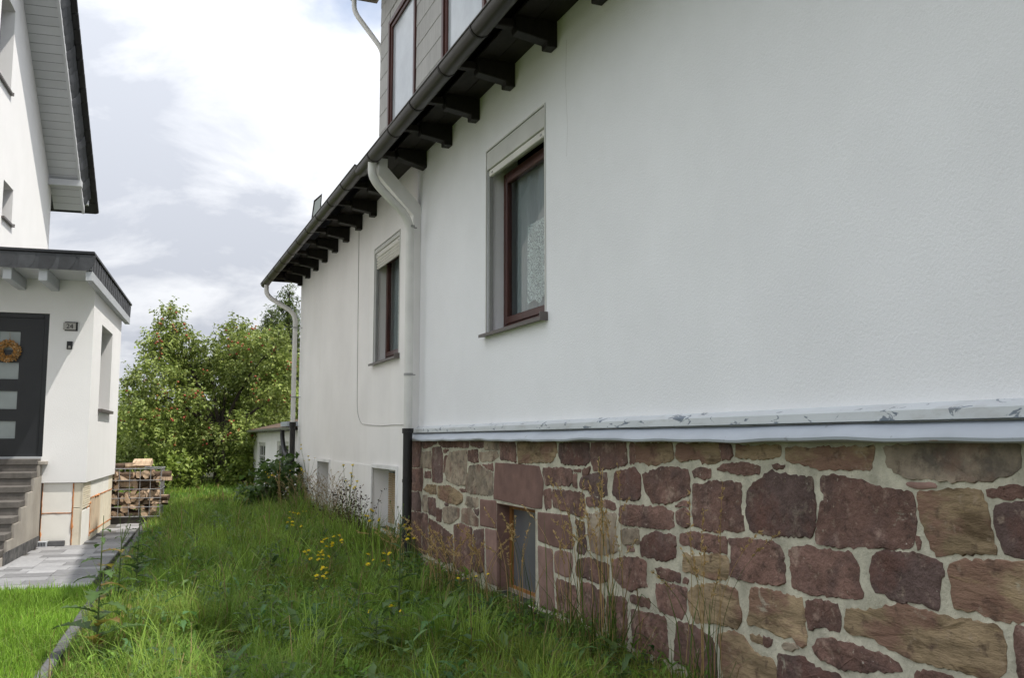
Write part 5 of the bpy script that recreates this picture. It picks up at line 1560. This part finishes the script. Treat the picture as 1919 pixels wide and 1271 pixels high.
def dead_weed(pos, h, label, seed):
    q_ = np.random.RandomState(seed)
    t = root('dead_weed', (pos[0], pos[1], terrain(*pos)), 0, label, 'weed', 'dead brown weeds by the far wall')
    n = 16
    P0 = np.concatenate([q_.normal(0, .03, (n, 2)), np.zeros((n, 1))], 1)
    P1 = np.concatenate([q_.normal(0, .22, (n, 2)), (h * q_.uniform(.55, 1.05, n))[:, None]], 1)
    tone = np.array([[.065, .045, .032]]) * q_.uniform(.7, 1.4, (n, 1))
    V_, F_, T_, C = ribbon_stems(P0, P1, np.zeros((n, 3)), np.full(n, .006), tone, 6)
    soup_part('stems', t, [(V_, F_, T_)], 'grass_blade')
    m_ = 420; i = q_.randint(0, n, m_); k = q_.randint(2, 7, m_)
    P = C[i, k] + q_.normal(0, .03, (m_, 3)); L = q_.uniform(.02, .05, m_)
    soup_part('dry_leaves', t, [leaf_soup(P, q_.normal(0, 1, (m_, 3)), q_.normal(0, 1, (m_, 3)), L, L * .3, np.array([[.06, .042, .03]]) * q_.uniform(.6, 1.6, (m_, 1)))], 'leaf')
dead_weed((2.88, 12.9), .92, 'dark dead weed before the louvred cellar window', 1)
dead_weed((2.84, 13.75), .85, 'bushy dead brown weed left of the louvred cellar window', 2)
dead_weed((2.86, 19.0), .80, 'dead brown stalks at the far corner of the white wall', 3)

def lobed_leaf(L, W, lobes, droop, seed, up=.35):
    """one toothed weed leaf along +x, seven to eleven stations"""
    q_ = random.Random(seed); n_ = lobes * 2 + 1
    V_, F_ = [], []
    for k in range(n_ + 1):
        t = k / n_
        w = W * (math.sin(math.pi * min(.98, .10 + .86 * t)) ** .8) * (1.0 if k % 2 else .42) + .002
        if k == n_: w = .001
        z_ = L * (up * t - droop * t * t); x_ = L * t
        f = .3 * w
        V_ += [(x_ - (0.05 * L if k % 2 else 0), w * q_.uniform(.8, 1.15), z_ + f), (x_, 0, z_), (x_ - (0.05 * L if k % 2 else 0), -w * q_.uniform(.8, 1.15), z_ + f)]
    for k in range(n_):
        a = k * 3
        F_ += [(a, a + 1, a + 4), (a, a + 4, a + 3), (a + 1, a + 2, a + 5), (a + 1, a + 5, a + 4)]
    return np.array(V_), np.array(F_)

def lettuce(pos, h, label, seed, big=True, leaves=14, lmax=.24, yellow=.4, heads=0, stem=.008, name='prickly_weed', zlow=.03):
    q_ = random.Random(seed)
    t = root(name, (pos[0], pos[1], terrain(*pos)), q_.uniform(0, 6), label, 'weed')
    lean = (q_.uniform(-.05, .05) * h, q_.uniform(-.05, .05) * h)
    m = MB(); pth = [(lean[0] * s * s, lean[1] * s * s, h * s - .02) for s in (0, .25, .5, .75, 1)]
    m.tube(pth, [stem, stem * .9, stem * .75, stem * .55, stem * .3], 6)
    m.build('stem', 'stem_green', t, smooth=True, local=True)
    for k in range(leaves):
        s = zlow + (.93 - zlow) * (k / leaves) ** 1.15
        L = lmax * (1 - s) ** .9 * q_.uniform(.75, 1.15) + .035
        V_, F_ = lobed_leaf(L, L * q_.uniform(.2, .32), 4 if L > .1 else 3, q_.uniform(.25, .75), seed * 100 + k, up=q_.uniform(.1, .7))
        yl = q_.random() < yellow * (1 - s)
        c = np.array([.17, .15, .03]) if yl else np.array([.06, .11, .028])
        T_ = np.tile(c * q_.uniform(.75, 1.25), (len(V_), 1)); T_[1::3] *= 1.35
        if yl and q_.random() < .6: T_[::3] = [.20, .10, .03]
        inst('leaf', quick_mesh('leaf', V_, F_, T_, ('leaf',)), t, (lean[0] * s * s, lean[1] * s * s, h * s), (0, 0, k * 2.4 + q_.uniform(-.4, .4)))
    for k in range(heads):
        a = q_.uniform(0, 6.28); rr = q_.uniform(.02, .09)
        p1 = (lean[0] + rr * math.cos(a), lean[1] + rr * math.sin(a), h + q_.uniform(-.10, .10))
        m = MB(); m.tube([(lean[0] * .6, lean[1] * .6, h * .8), p1], [.0025, .0015], 5); m.tube([p1, (p1[0], p1[1], p1[2] + .015)], [.004, .006], 6)
        m.build('bud', 'stem_green', t, local=True)
    return t
lettuce((-0.20, 7.20), 1.06, 'tall prickly weed with yellowing lobed leaves beside the kerb', 1, leaves=22, lmax=.36, yellow=.8)
lettuce((-0.10, 9.3), .82, 'slender weed with budded top standing by the kerb, left of its leafier twin', 2, leaves=18, lmax=.24, yellow=.2, heads=9)
lettuce((0.05, 9.9), .95, 'dark thistle-like weed beside the paving kerb, rightmost of the kerb weeds', 3, leaves=24, lmax=.26, yellow=.05)
lettuce((-0.02, 7.75), .38, 'low lobed weed at the foot of the tall prickly weed', 4, leaves=14, lmax=.24, yellow=.45)
lettuce((0.30, 8.8), .50, 'leafy green sow thistle in the grass right of the kerb weeds', 5, leaves=14, lmax=.18, yellow=.05)
lettuce((1.92, 7.15), .95, 'tall sow thistle with pale stem in front of the black standpipe', 6, leaves=15, lmax=.22, yellow=.02, heads=8, stem=.009)
lettuce((1.55, 6.35), .34, 'low broad-leaved thistle rosette in the foreground grass', 7, leaves=16, lmax=.26, yellow=.05)
lettuce((0.80, 7.3), .36, 'small upright weed right of the bare earth spot', 8, leaves=11, lmax=.17, yellow=.1)
lettuce((2.25, 8.3), .55, 'green thistle in the grass below the plinth corner', 9, leaves=14, lmax=.20, yellow=.05)
lettuce((1.35, 10.2), .40, 'leafy weed in mid meadow before the yellow flowers', 10, leaves=14, lmax=.22, yellow=.0)
lettuce((0.55, 6.15), .33, 'narrow leaved weed at the lower edge, left of the thistle rosette', 11, leaves=12, lmax=.18, yellow=.15)
lettuce((1.08, 8.4), .30, 'low green rosette in the open meadow', 12, leaves=14, lmax=.22, yellow=.0)

# yellow hawkweeds
fh = MB()
nP = 14
ctr = [(0, 0, 0.0)]
v = [(0, 0, -.004)]
for k in range(nP):
    a = 2 * math.pi * k / nP
    v += [(.017 * math.cos(a - .17), .017 * math.sin(a - .17), .005), (.0185 * math.cos(a + .12), .0185 * math.sin(a + .12), .004)]
fh.add(v, [(0, 1 + 2 * k, 2 + 2 * k) for k in range(nP)], 0)
v2 = [(0, 0, .003)] + [(.010 * math.cos(2 * math.pi * k / 9), .010 * math.sin(2 * math.pi * k / 9), .011) for k in range(9)]
fh.add(v2, [(0, 1 + k, 1 + (k + 1) % 9) for k in range(9)], 0)
fh.tube([(0, 0, -.014), (0, 0, -.002)], [.003, .007], 7, mi=1)
fh_me = fh.mesh('flower_head', ['petal', 'stem_green'])
def hawkweed(pos, h, nh, label, seed, spread=.16):
    q_ = random.Random(seed)
    t = root('yellow_hawkweed', (pos[0], pos[1], terrain(*pos)), 0, label, 'wild flower', 'yellow hawkweeds in the meadow')
    m = MB(); fork = (q_.uniform(-.05, .05), q_.uniform(-.05, .05), h * .55)
    m.tube([(0, 0, -.02), (fork[0] * .4, fork[1] * .4, h * .3), fork], [.0035, .003, .0025], 5)
    tops = []
    for k in range(nh):
        a = q_.uniform(0, 6.28); rr = spread * q_.uniform(.2, 1)
        p = (fork[0] + rr * math.cos(a), fork[1] + rr * math.sin(a), h * q_.uniform(.80, 1.06))
        m.tube([fork, ((fork[0] + p[0]) / 2 + .01, (fork[1] + p[1]) / 2, (fork[2] + p[2]) / 2 - .01), p], [.0022, .002, .0016], 4); tops.append(p)
    m.build('stem', 'stem_green', t, local=True)
    for p in tops:
        inst('flower_head', fh_me, t, (p[0], p[1], p[2] + .012), (q_.uniform(-.6, .3), q_.uniform(-.5, .5), q_.uniform(0, 6)), (1.3,) * 3 if q_.random() < .75 else (.8,) * 3)
    nl = 9; V_, F_, T_ = [], [], []
    for k in range(nl):
        a_, b_ = lobed_leaf(q_.uniform(.08, .15), .015, 3, .3, seed * 50 + k, up=.6)
        ca, sa = math.cos(k * 2.4), math.sin(k * 2.4)
        a_ = np.stack([a_[:, 0] * ca - a_[:, 1] * sa, a_[:, 0] * sa + a_[:, 1] * ca, a_[:, 2] + .02 * k], 1)
        V_.append(a_); F_.append(b_); T_.append(np.tile([[.06, .105, .028]], (len(a_), 1)) * q_.uniform(.7, 1.3))
    V2, F2, T2 = join_soup(list(zip(V_, F_, T_)))
    inst('foliage', quick_mesh('foliage', V2, F2, T2, ('leaf',)), t, (0, 0, 0))
hw = [((2.42, 11.45), 1.05, 6, 'tallest yellow hawkweed rising before the louvred cellar window'), ((2.48, 10.55), .66, 6, 'yellow hawkweed at the foot of the black standpipe'),
      ((1.98, 10.05), .42, 8, 'dense cluster of yellow hawkweed heads in mid meadow'), ((1.72, 9.45), .36, 8, 'low yellow hawkweed cluster nearest the meadow middle'),
      ((1.60, 8.75), .30, 6, 'yellow hawkweed nearest the viewer, left of the sow thistle'), ((2.62, 9.35), .52, 6, 'yellow hawkweed against the sandstone quoin'),
      ((2.10, 8.7), .40, 5, 'yellow hawkweed just right of the low cluster'), ((2.05, 13.0), .50, 5, 'yellow hawkweed in longer grass below the white wall'),
      ((1.80, 12.0), .46, 4, 'small pair of yellow hawkweeds left of the dense cluster'), ((2.55, 15.8), .95, 3, 'lone yellow hawkweed before the far white wall'),
      ((2.45, 19.0), .80, 4, 'yellow hawkweed beside the leafy corner shrub'), ((2.60, 7.3), .38, 3, 'yellow hawkweed in the shade under the plinth window'),
      ((1.75, 7.0), .25, 2, 'single low yellow flower in the foreground grass'), ((2.88, 17.2), 1.25, 4, 'tall seeded hawkweed left of the farthest cellar window')]
for k, (p, h_, nh, lb) in enumerate(hw): hawkweed(p, h_ * 1.1, int(nh * 1.5), lb, 40 + k)

# ---------------------------------------------------------------- shrubs and trees
def twig_crown(clumps, dens, leaf, tones, seed, spray=.55, up=.35, per=14, droop=0.0, width=.30):
    """leaves set along short twigs that spring from ellipsoid clumps; returns leaf soup, twig ends, leaf points"""
    q_ = np.random.RandomState(seed)
    Ps, Ds, Ns, Ls, Ts, tw = [], [], [], [], [], []
    for (c, rad) in clumps:
        c = np.array(c); rad = np.array(rad)
        nt = max(4, int(dens * (rad[0] * rad[1] + rad[1] * rad[2] + rad[0] * rad[2])))
        u = q_.normal(0, 1, (nt, 3)); u /= np.linalg.norm(u, axis=1, keepdims=True)
        r_ = q_.uniform(.35, .85, (nt, 1))
        S = c + u * rad * r_
        d = u + np.array([0, 0, up]) + q_.normal(0, .35, (nt, 3)); d /= np.linalg.norm(d, axis=1, keepdims=True)
        ln = spray * q_.uniform(.5, 1.25, nt)
        ctone = q_.uniform(.8, 1.2)
        for k in range(per):
            t = (k + q_.rand(nt)) / per
            P = S + d * (ln * t)[:, None] + np.array([0, 0, -1]) * (droop * ln * t * t)[:, None] + q_.normal(0, leaf * .25, (nt, 3))
            sd_ = q_.normal(0, 1, (nt, 3)); sd_ -= d * np.sum(sd_ * d, 1, keepdims=True); sd_ /= np.linalg.norm(sd_, axis=1, keepdims=True)
            Ps.append(P); Ds.append(d * .5 + sd_ * .9 + np.array([0, 0, -.25])); Ns.append(np.array([0, 0, 1.0]) + q_.normal(0, .45, (nt, 3)))
            Ls.append(leaf * q_.uniform(.7, 1.35, nt))
            w_ = q_.rand(nt, 1); base = tones[0] * (1 - w_) + tones[1] * w_
            Ts.append(base * ctone * q_.uniform(.75, 1.25, (nt, 1)))
        tw.append(np.concatenate([S, S + d * ln[:, None]], 1))
    P, D, N, L, T = map(np.concatenate, (Ps, Ds, Ns, Ls, Ts))
    return leaf_soup(P, D, N, L, L * width, T), np.concatenate(tw), P

def pix(x, y, Y):
    """point at depth Y that the photograph shows at column x, row y (for laying the crown out)"""
    F_, p_, s_ = 1750.0, R(6.18), R(21.77)
    a, b = (x - 959.5) / F_, (635.5 - y) / F_
    fw = Vector((math.sin(s_) * math.cos(p_), math.cos(s_) * math.cos(p_), math.sin(p_)))
    d = fw + Vector((math.cos(s_), -math.sin(s_), 0)) * a + Vector((-math.sin(s_) * math.sin(p_), -math.cos(s_) * math.sin(p_), math.cos(p_))) * b
    t = Y / d.y
    return Vector((d.x * t, Y, 1.5 + d.z * t))

TY = 31.0
apple = root('apple_tree', (2.45, TY, 0), 0, 'spreading apple tree laden with red apples behind the houses', 'tree')
cl = []
q = random.Random(5)
for (cx, cy, rx, ry) in [(290, 902, 30, 14), (345, 900, 28, 12), (385, 868, 20, 16), (318, 606, 16, 30), (300, 648, 26, 20), (340, 645, 26, 26), (262, 722, 26, 20), (300, 700, 30, 26), (350, 700, 34, 30), (392, 668, 26, 22), (440, 628, 18, 26),
                         (470, 652, 28, 24), (515, 645, 26, 26), (535, 690, 22, 26), (480, 705, 34, 28), (420, 715, 34, 30), (252, 790, 26, 30), (300, 770, 34, 32), (355, 765, 34, 30),
                         (410, 775, 34, 28), (465, 760, 34, 30), (520, 745, 30, 30), (255, 850, 24, 22), (300, 835, 32, 28), (352, 830, 30, 30), (400, 828, 26, 22), (455, 815, 30, 24),
                         (510, 800, 28, 22), (330, 870, 30, 18), (275, 880, 24, 16), (445, 850, 22, 16), (500, 850, 26, 20)]:
    p = pix(cx, cy, TY + q.uniform(-1.6, 1.2))
    s_ = 0.0166
    cl.append((tuple(p - apple.location), (rx * s_, .75, ry * s_)))
for k in range(10):       # far side of the crown
    p = pix(q.uniform(270, 540), q.uniform(660, 820), TY + q.uniform(1.2, 2.6)); cl.append((tuple(p - apple.location), (.7, .7, .55)))
tn = (np.array([[.115, .17, .032]]), np.array([[.36, .42, .12]]))
sp, tw, LP = twig_crown(cl, 96, .112, tn, 3, spray=.50, up=.45, per=13)
# long water shoots standing out of the top
shoots = []
for (cx, cy) in [(318, 572), (330, 585), (306, 590), (345, 605), (296, 620), (440, 598), (452, 606), (478, 615), (425, 615), (235, 705), (505, 610), (272, 690)]:
    p = pix(cx, cy, TY + q.uniform(-.5, .5)) - apple.location
    shoots.append(((p.x + q.uniform(-.25, .25), p.y, p.z - .9), tuple(p)))
qs = np.random.RandomState(8); SP, SD = [], []
for a, b in shoots:
    a, b = np.array(a), np.array(b); n_ = 34; t = qs.rand(n_, 1); SP.append(a + (b - a) * t + qs.normal(0, .03, (n_, 3))); SD.append((b - a)[None] * .5 + qs.normal(0, .6, (n_, 3)))
SP, SD = np.concatenate(SP), np.concatenate(SD); L_ = .085 * qs.uniform(.7, 1.3, len(SP))
sp2 = leaf_soup(SP, SD, qs.normal(0, .5, (len(SP), 3)) + [0, 0, 1], L_, L_ * .3, (tn[0] + (tn[1] - tn[0]) * qs.rand(len(SP), 1)))
o = soup_part('crown', apple, [sp, sp2], 'leaf')
m = MB()
m.tube([(0, 0, -.2), (.05, .02, .5), (-.05, 0, 1.1), (.0, .0, 1.75)], [.26, .21, .19, .20], 12)
m.build('trunk', 'tree_bark', apple, smooth=True, local=True)
m = MB()
for c, rad in cl[::3]:
    e = Vector(c); s0 = Vector((0, 0, 1.6))
    mid = s0.lerp(e, .5) + Vector((q.uniform(-.2, .2), q.uniform(-.2, .2), .25))
    m.tube(smooth_path([s0, mid, e], rad=.8, k=4), [.075, .06, .05, .042, .034, .026, .012], 6)
m.build('limbs', 'tree_bark', apple, smooth=True, local=True)
m = MB()
for a, b in shoots: m.tube([a, b], [.014, .006], 5)
for k in range(0, len(tw), 9):
    m.tube([tw[k, :3], tw[k, 3:]], [.008, .004], 4)
m.build('twigs', 'tree_bark', apple, smooth=True, local=True)['kind'] = 'stuff'
# apples: small, joined into one part
bmx = bmesh.new(); bmesh.ops.create_icosphere(bmx, subdivisions=2, radius=1.0)
iv = np.array([v_.co[:] for v_ in bmx.verts]); jf = np.array([[v_.index for v_ in f.verts] for f in bmx.faces]); bmx.free()
iv[:, 2] *= .88; iv[:, 2] -= .12 * np.exp(-(iv[:, 0] ** 2 + iv[:, 1] ** 2) * 6) * np.sign(iv[:, 2])
LF = LP[(LP[:, 1] < -.3) & (LP[:, 2] > 1.4)]
cand = np.concatenate([SP[qs.randint(0, len(SP), 70)], np.repeat(LF[qs.randint(0, len(LF), 75)], 3, axis=0) + qs.normal(0, .09, (225, 3))])
AV, AF, AT = [], [], []
for k, c in enumerate(cand):
    rr = qs.uniform(.032, .044)
    AV.append(iv * rr + c + [0, 0, -.05]); AF.append(jf + k * len(iv))
    red = np.array([.34, .06, .035]); yel = np.array([.42, .25, .05]); u = np.clip(qs.normal(.35, .3), 0, 1)
    side_ = np.clip(iv[:, :1] * .5 + .5 + qs.normal(0, .15), 0, 1)
    AT.append(red * (1 - u * side_) + yel * (u * side_))
me = quick_mesh('apples', np.concatenate(AV), np.concatenate(AF), np.concatenate(AT), ('apple_skin',))
o = inst('apples', me, apple, (0, 0, 0)); o['kind'] = 'stuff'

def conifer(pos, h, rad, label, seed):
    q_ = np.random.RandomState(seed)
    t = root('conifer', (pos[0], pos[1], 0), 0, label, 'tree', 'dark conifers behind the apple tree')
    m = MB(); m.tube([(0, 0, -.2), (0, 0, h * .5), (0.05, 0, h * .97)], [.22, .14, .03], 8); m.build('trunk', 'tree_bark', t, smooth=True, local=True)
    cl_ = []
    for k in range(46):
        s = k / 45.0; rr = rad * (1 - s) ** .75 + .12; a = k * 2.4
        cl_.append(((rr * .55 * math.cos(a), rr * .55 * math.sin(a), h * (.08 + .9 * s)), (rr * .55, rr * .55, .42)))
    sp_, tw_, _ = twig_crown(cl_, 110, .15, (np.array([[.05, .085, .02]]), np.array([[.14, .18, .045]])), seed, spray=.5, up=.1, per=11, droop=.9, width=.16)
    soup_part('crown', t, [sp_], 'leaf')
conifer((6.02, 42.0), 8.35, 1.15, 'taller dark conifer whose tip shows beside the far downpipe', 1)
conifer((5.15, 41.0), 7.25, .95, 'shorter dark conifer just left of the taller one', 2)

def bush(pos, rx, rz, label, seed, leaf=.15, tones=None, group='bushes closing the garden behind', dens=60, name='garden_bush'):
    q_ = random.Random(seed)
    t = root(name, (pos[0], pos[1], -.05), 0, label, 'bush', group)
    cl_ = []
    for k in range(13):
        a = q_.uniform(0, 6.28); rr = rx * q_.uniform(.1, .75)
        cl_.append(((rr * math.cos(a), rr * math.sin(a) * .7, rz * q_.uniform(.15, .88)), (rx * .38, rx * .38, rz * .2)))
    tones = tones or (np.array([[.13, .195, .036]]), np.array([[.34, .42, .09]]))
    sp_, tw_, _ = twig_crown(cl_, dens, leaf, tones, seed, spray=.45, up=.4, per=9)
    soup_part('foliage', t, [sp_], 'leaf')
    m = MB()
    for c, _r in cl_[:8]: m.tube([(0, 0, 0), (c[0] * .4, c[1] * .4, c[2] * .5), c], [.05, .035, .015], 5)
    m.build('branches', 'tree_bark', t, local=True)
for k, (bx_, by_, rx_, rz_, lb) in enumerate([(-4.6, 37.5, 2.2, 3.4, 'green bush filling the gap beside the porch, leftmost behind the apple tree'), (-1.2, 38.5, 2.4, 3.3, 'rounded bush behind the left skirts of the apple tree'),
                                              (1.8, 39.5, 2.4, 3.0, 'bush seen through the middle of the apple tree'), (4.6, 38.5, 2.2, 3.6, 'dense bush behind the shed, left of the conifers'),
                                              (7.8, 40.0, 2.4, 4.2, 'bush behind the shed roof, nearest the old house'), (0.2, 33.6, 1.2, 1.25, 'low dark shrub between firewood crate and apple trunk'),
                                              (3.55, 31.8, 1.0, 1.25, 'low shrub between apple trunk and shed'), (0.9, 29.2, .8, .95, 'low green undergrowth before the apple tree, left of its trunk'), (3.0, 29.6, .7, .8, 'low green undergrowth right of the apple trunk'), (-7.5, 42, 3, 4, 'bush at the far left behind the new house')]):
    bush((bx_, by_), rx_, rz_, lb, 60 + k)

# leafy shrub by the far corner of the old house
sb2 = root('leafy_shrub', (2.66, 19.75, -.02), 0, 'dark green broad-leaved shrub growing at the far house corner', 'shrub')
cl_ = [((q.uniform(-.42, .30), q.uniform(-.5, .5), z_), (.26, .26, .15)) for z_ in np.linspace(.12, .90, 12)] + [((.18, -.2, 1.02), (.14, .16, .10)), ((-.55, .3, .45), (.2, .2, .12)), ((.25, -.6, .5), (.2, .2, .2))]
sp_, tw_, _ = twig_crown(cl_, 110, .13, (np.array([[.045, .10, .022]]), np.array([[.12, .19, .045]])), 77, spray=.22, up=.5, per=5, width=.42)
soup_part('foliage', sb2, [sp_], 'leaf')
m = MB()
for c, _r in cl_: m.tube([(0, 0, 0), (c[0] * .5, c[1] * .5, c[2] * .55), c], [.014, .010, .005], 5)
m.build('branches', 'stem_green', sb2, local=True)
# dead brush heap in the meadow
hp = root('brush_heap', (1.05, 15.2, terrain(1.05, 15.2)), 0, 'small grey heap of dead cuttings lying in the meadow', 'brush heap')
n = 260
P0 = np.concatenate([qs.normal(0, .17, (n, 2)), np.abs(qs.normal(.07, .05, (n, 1)))], 1); dd = qs.normal(0, 1, (n, 3)) * [1, 1, .25]; dd /= np.linalg.norm(dd, axis=1, keepdims=True)
V_, F_, T_, _ = ribbon_stems(P0, P0 + dd * .22, qs.normal(0, .02, (n, 3)), np.full(n, .007), np.array([[.14, .105, .07]]) * qs.uniform(.5, 1.5, (n, 1)), 3)
soup_part('twigs', hp, [(V_, F_, T_)], 'grass_blade')
# flat brown stone half buried in the foreground
ms = MB(); ms.prism([(-.15, -.16), (.05, -.22), (.16, -.08), (.14, .14), (-.02, .22), (-.15, .10)], 2, -.05, .03)
o = ms.build('flat_stone', 'stone_dressed', None, bevel=.015, origin=(0.62, 6.78, terrain(.62, 6.78)))
tag(o, 'flat reddish brown stone lying bare in the foreground grass', 'stone')

print('TRIS', sum(len(o_.data.polygons) for o_ in bpy.data.objects if o_.type == 'MESH'), 'OBJ', len(bpy.data.objects))
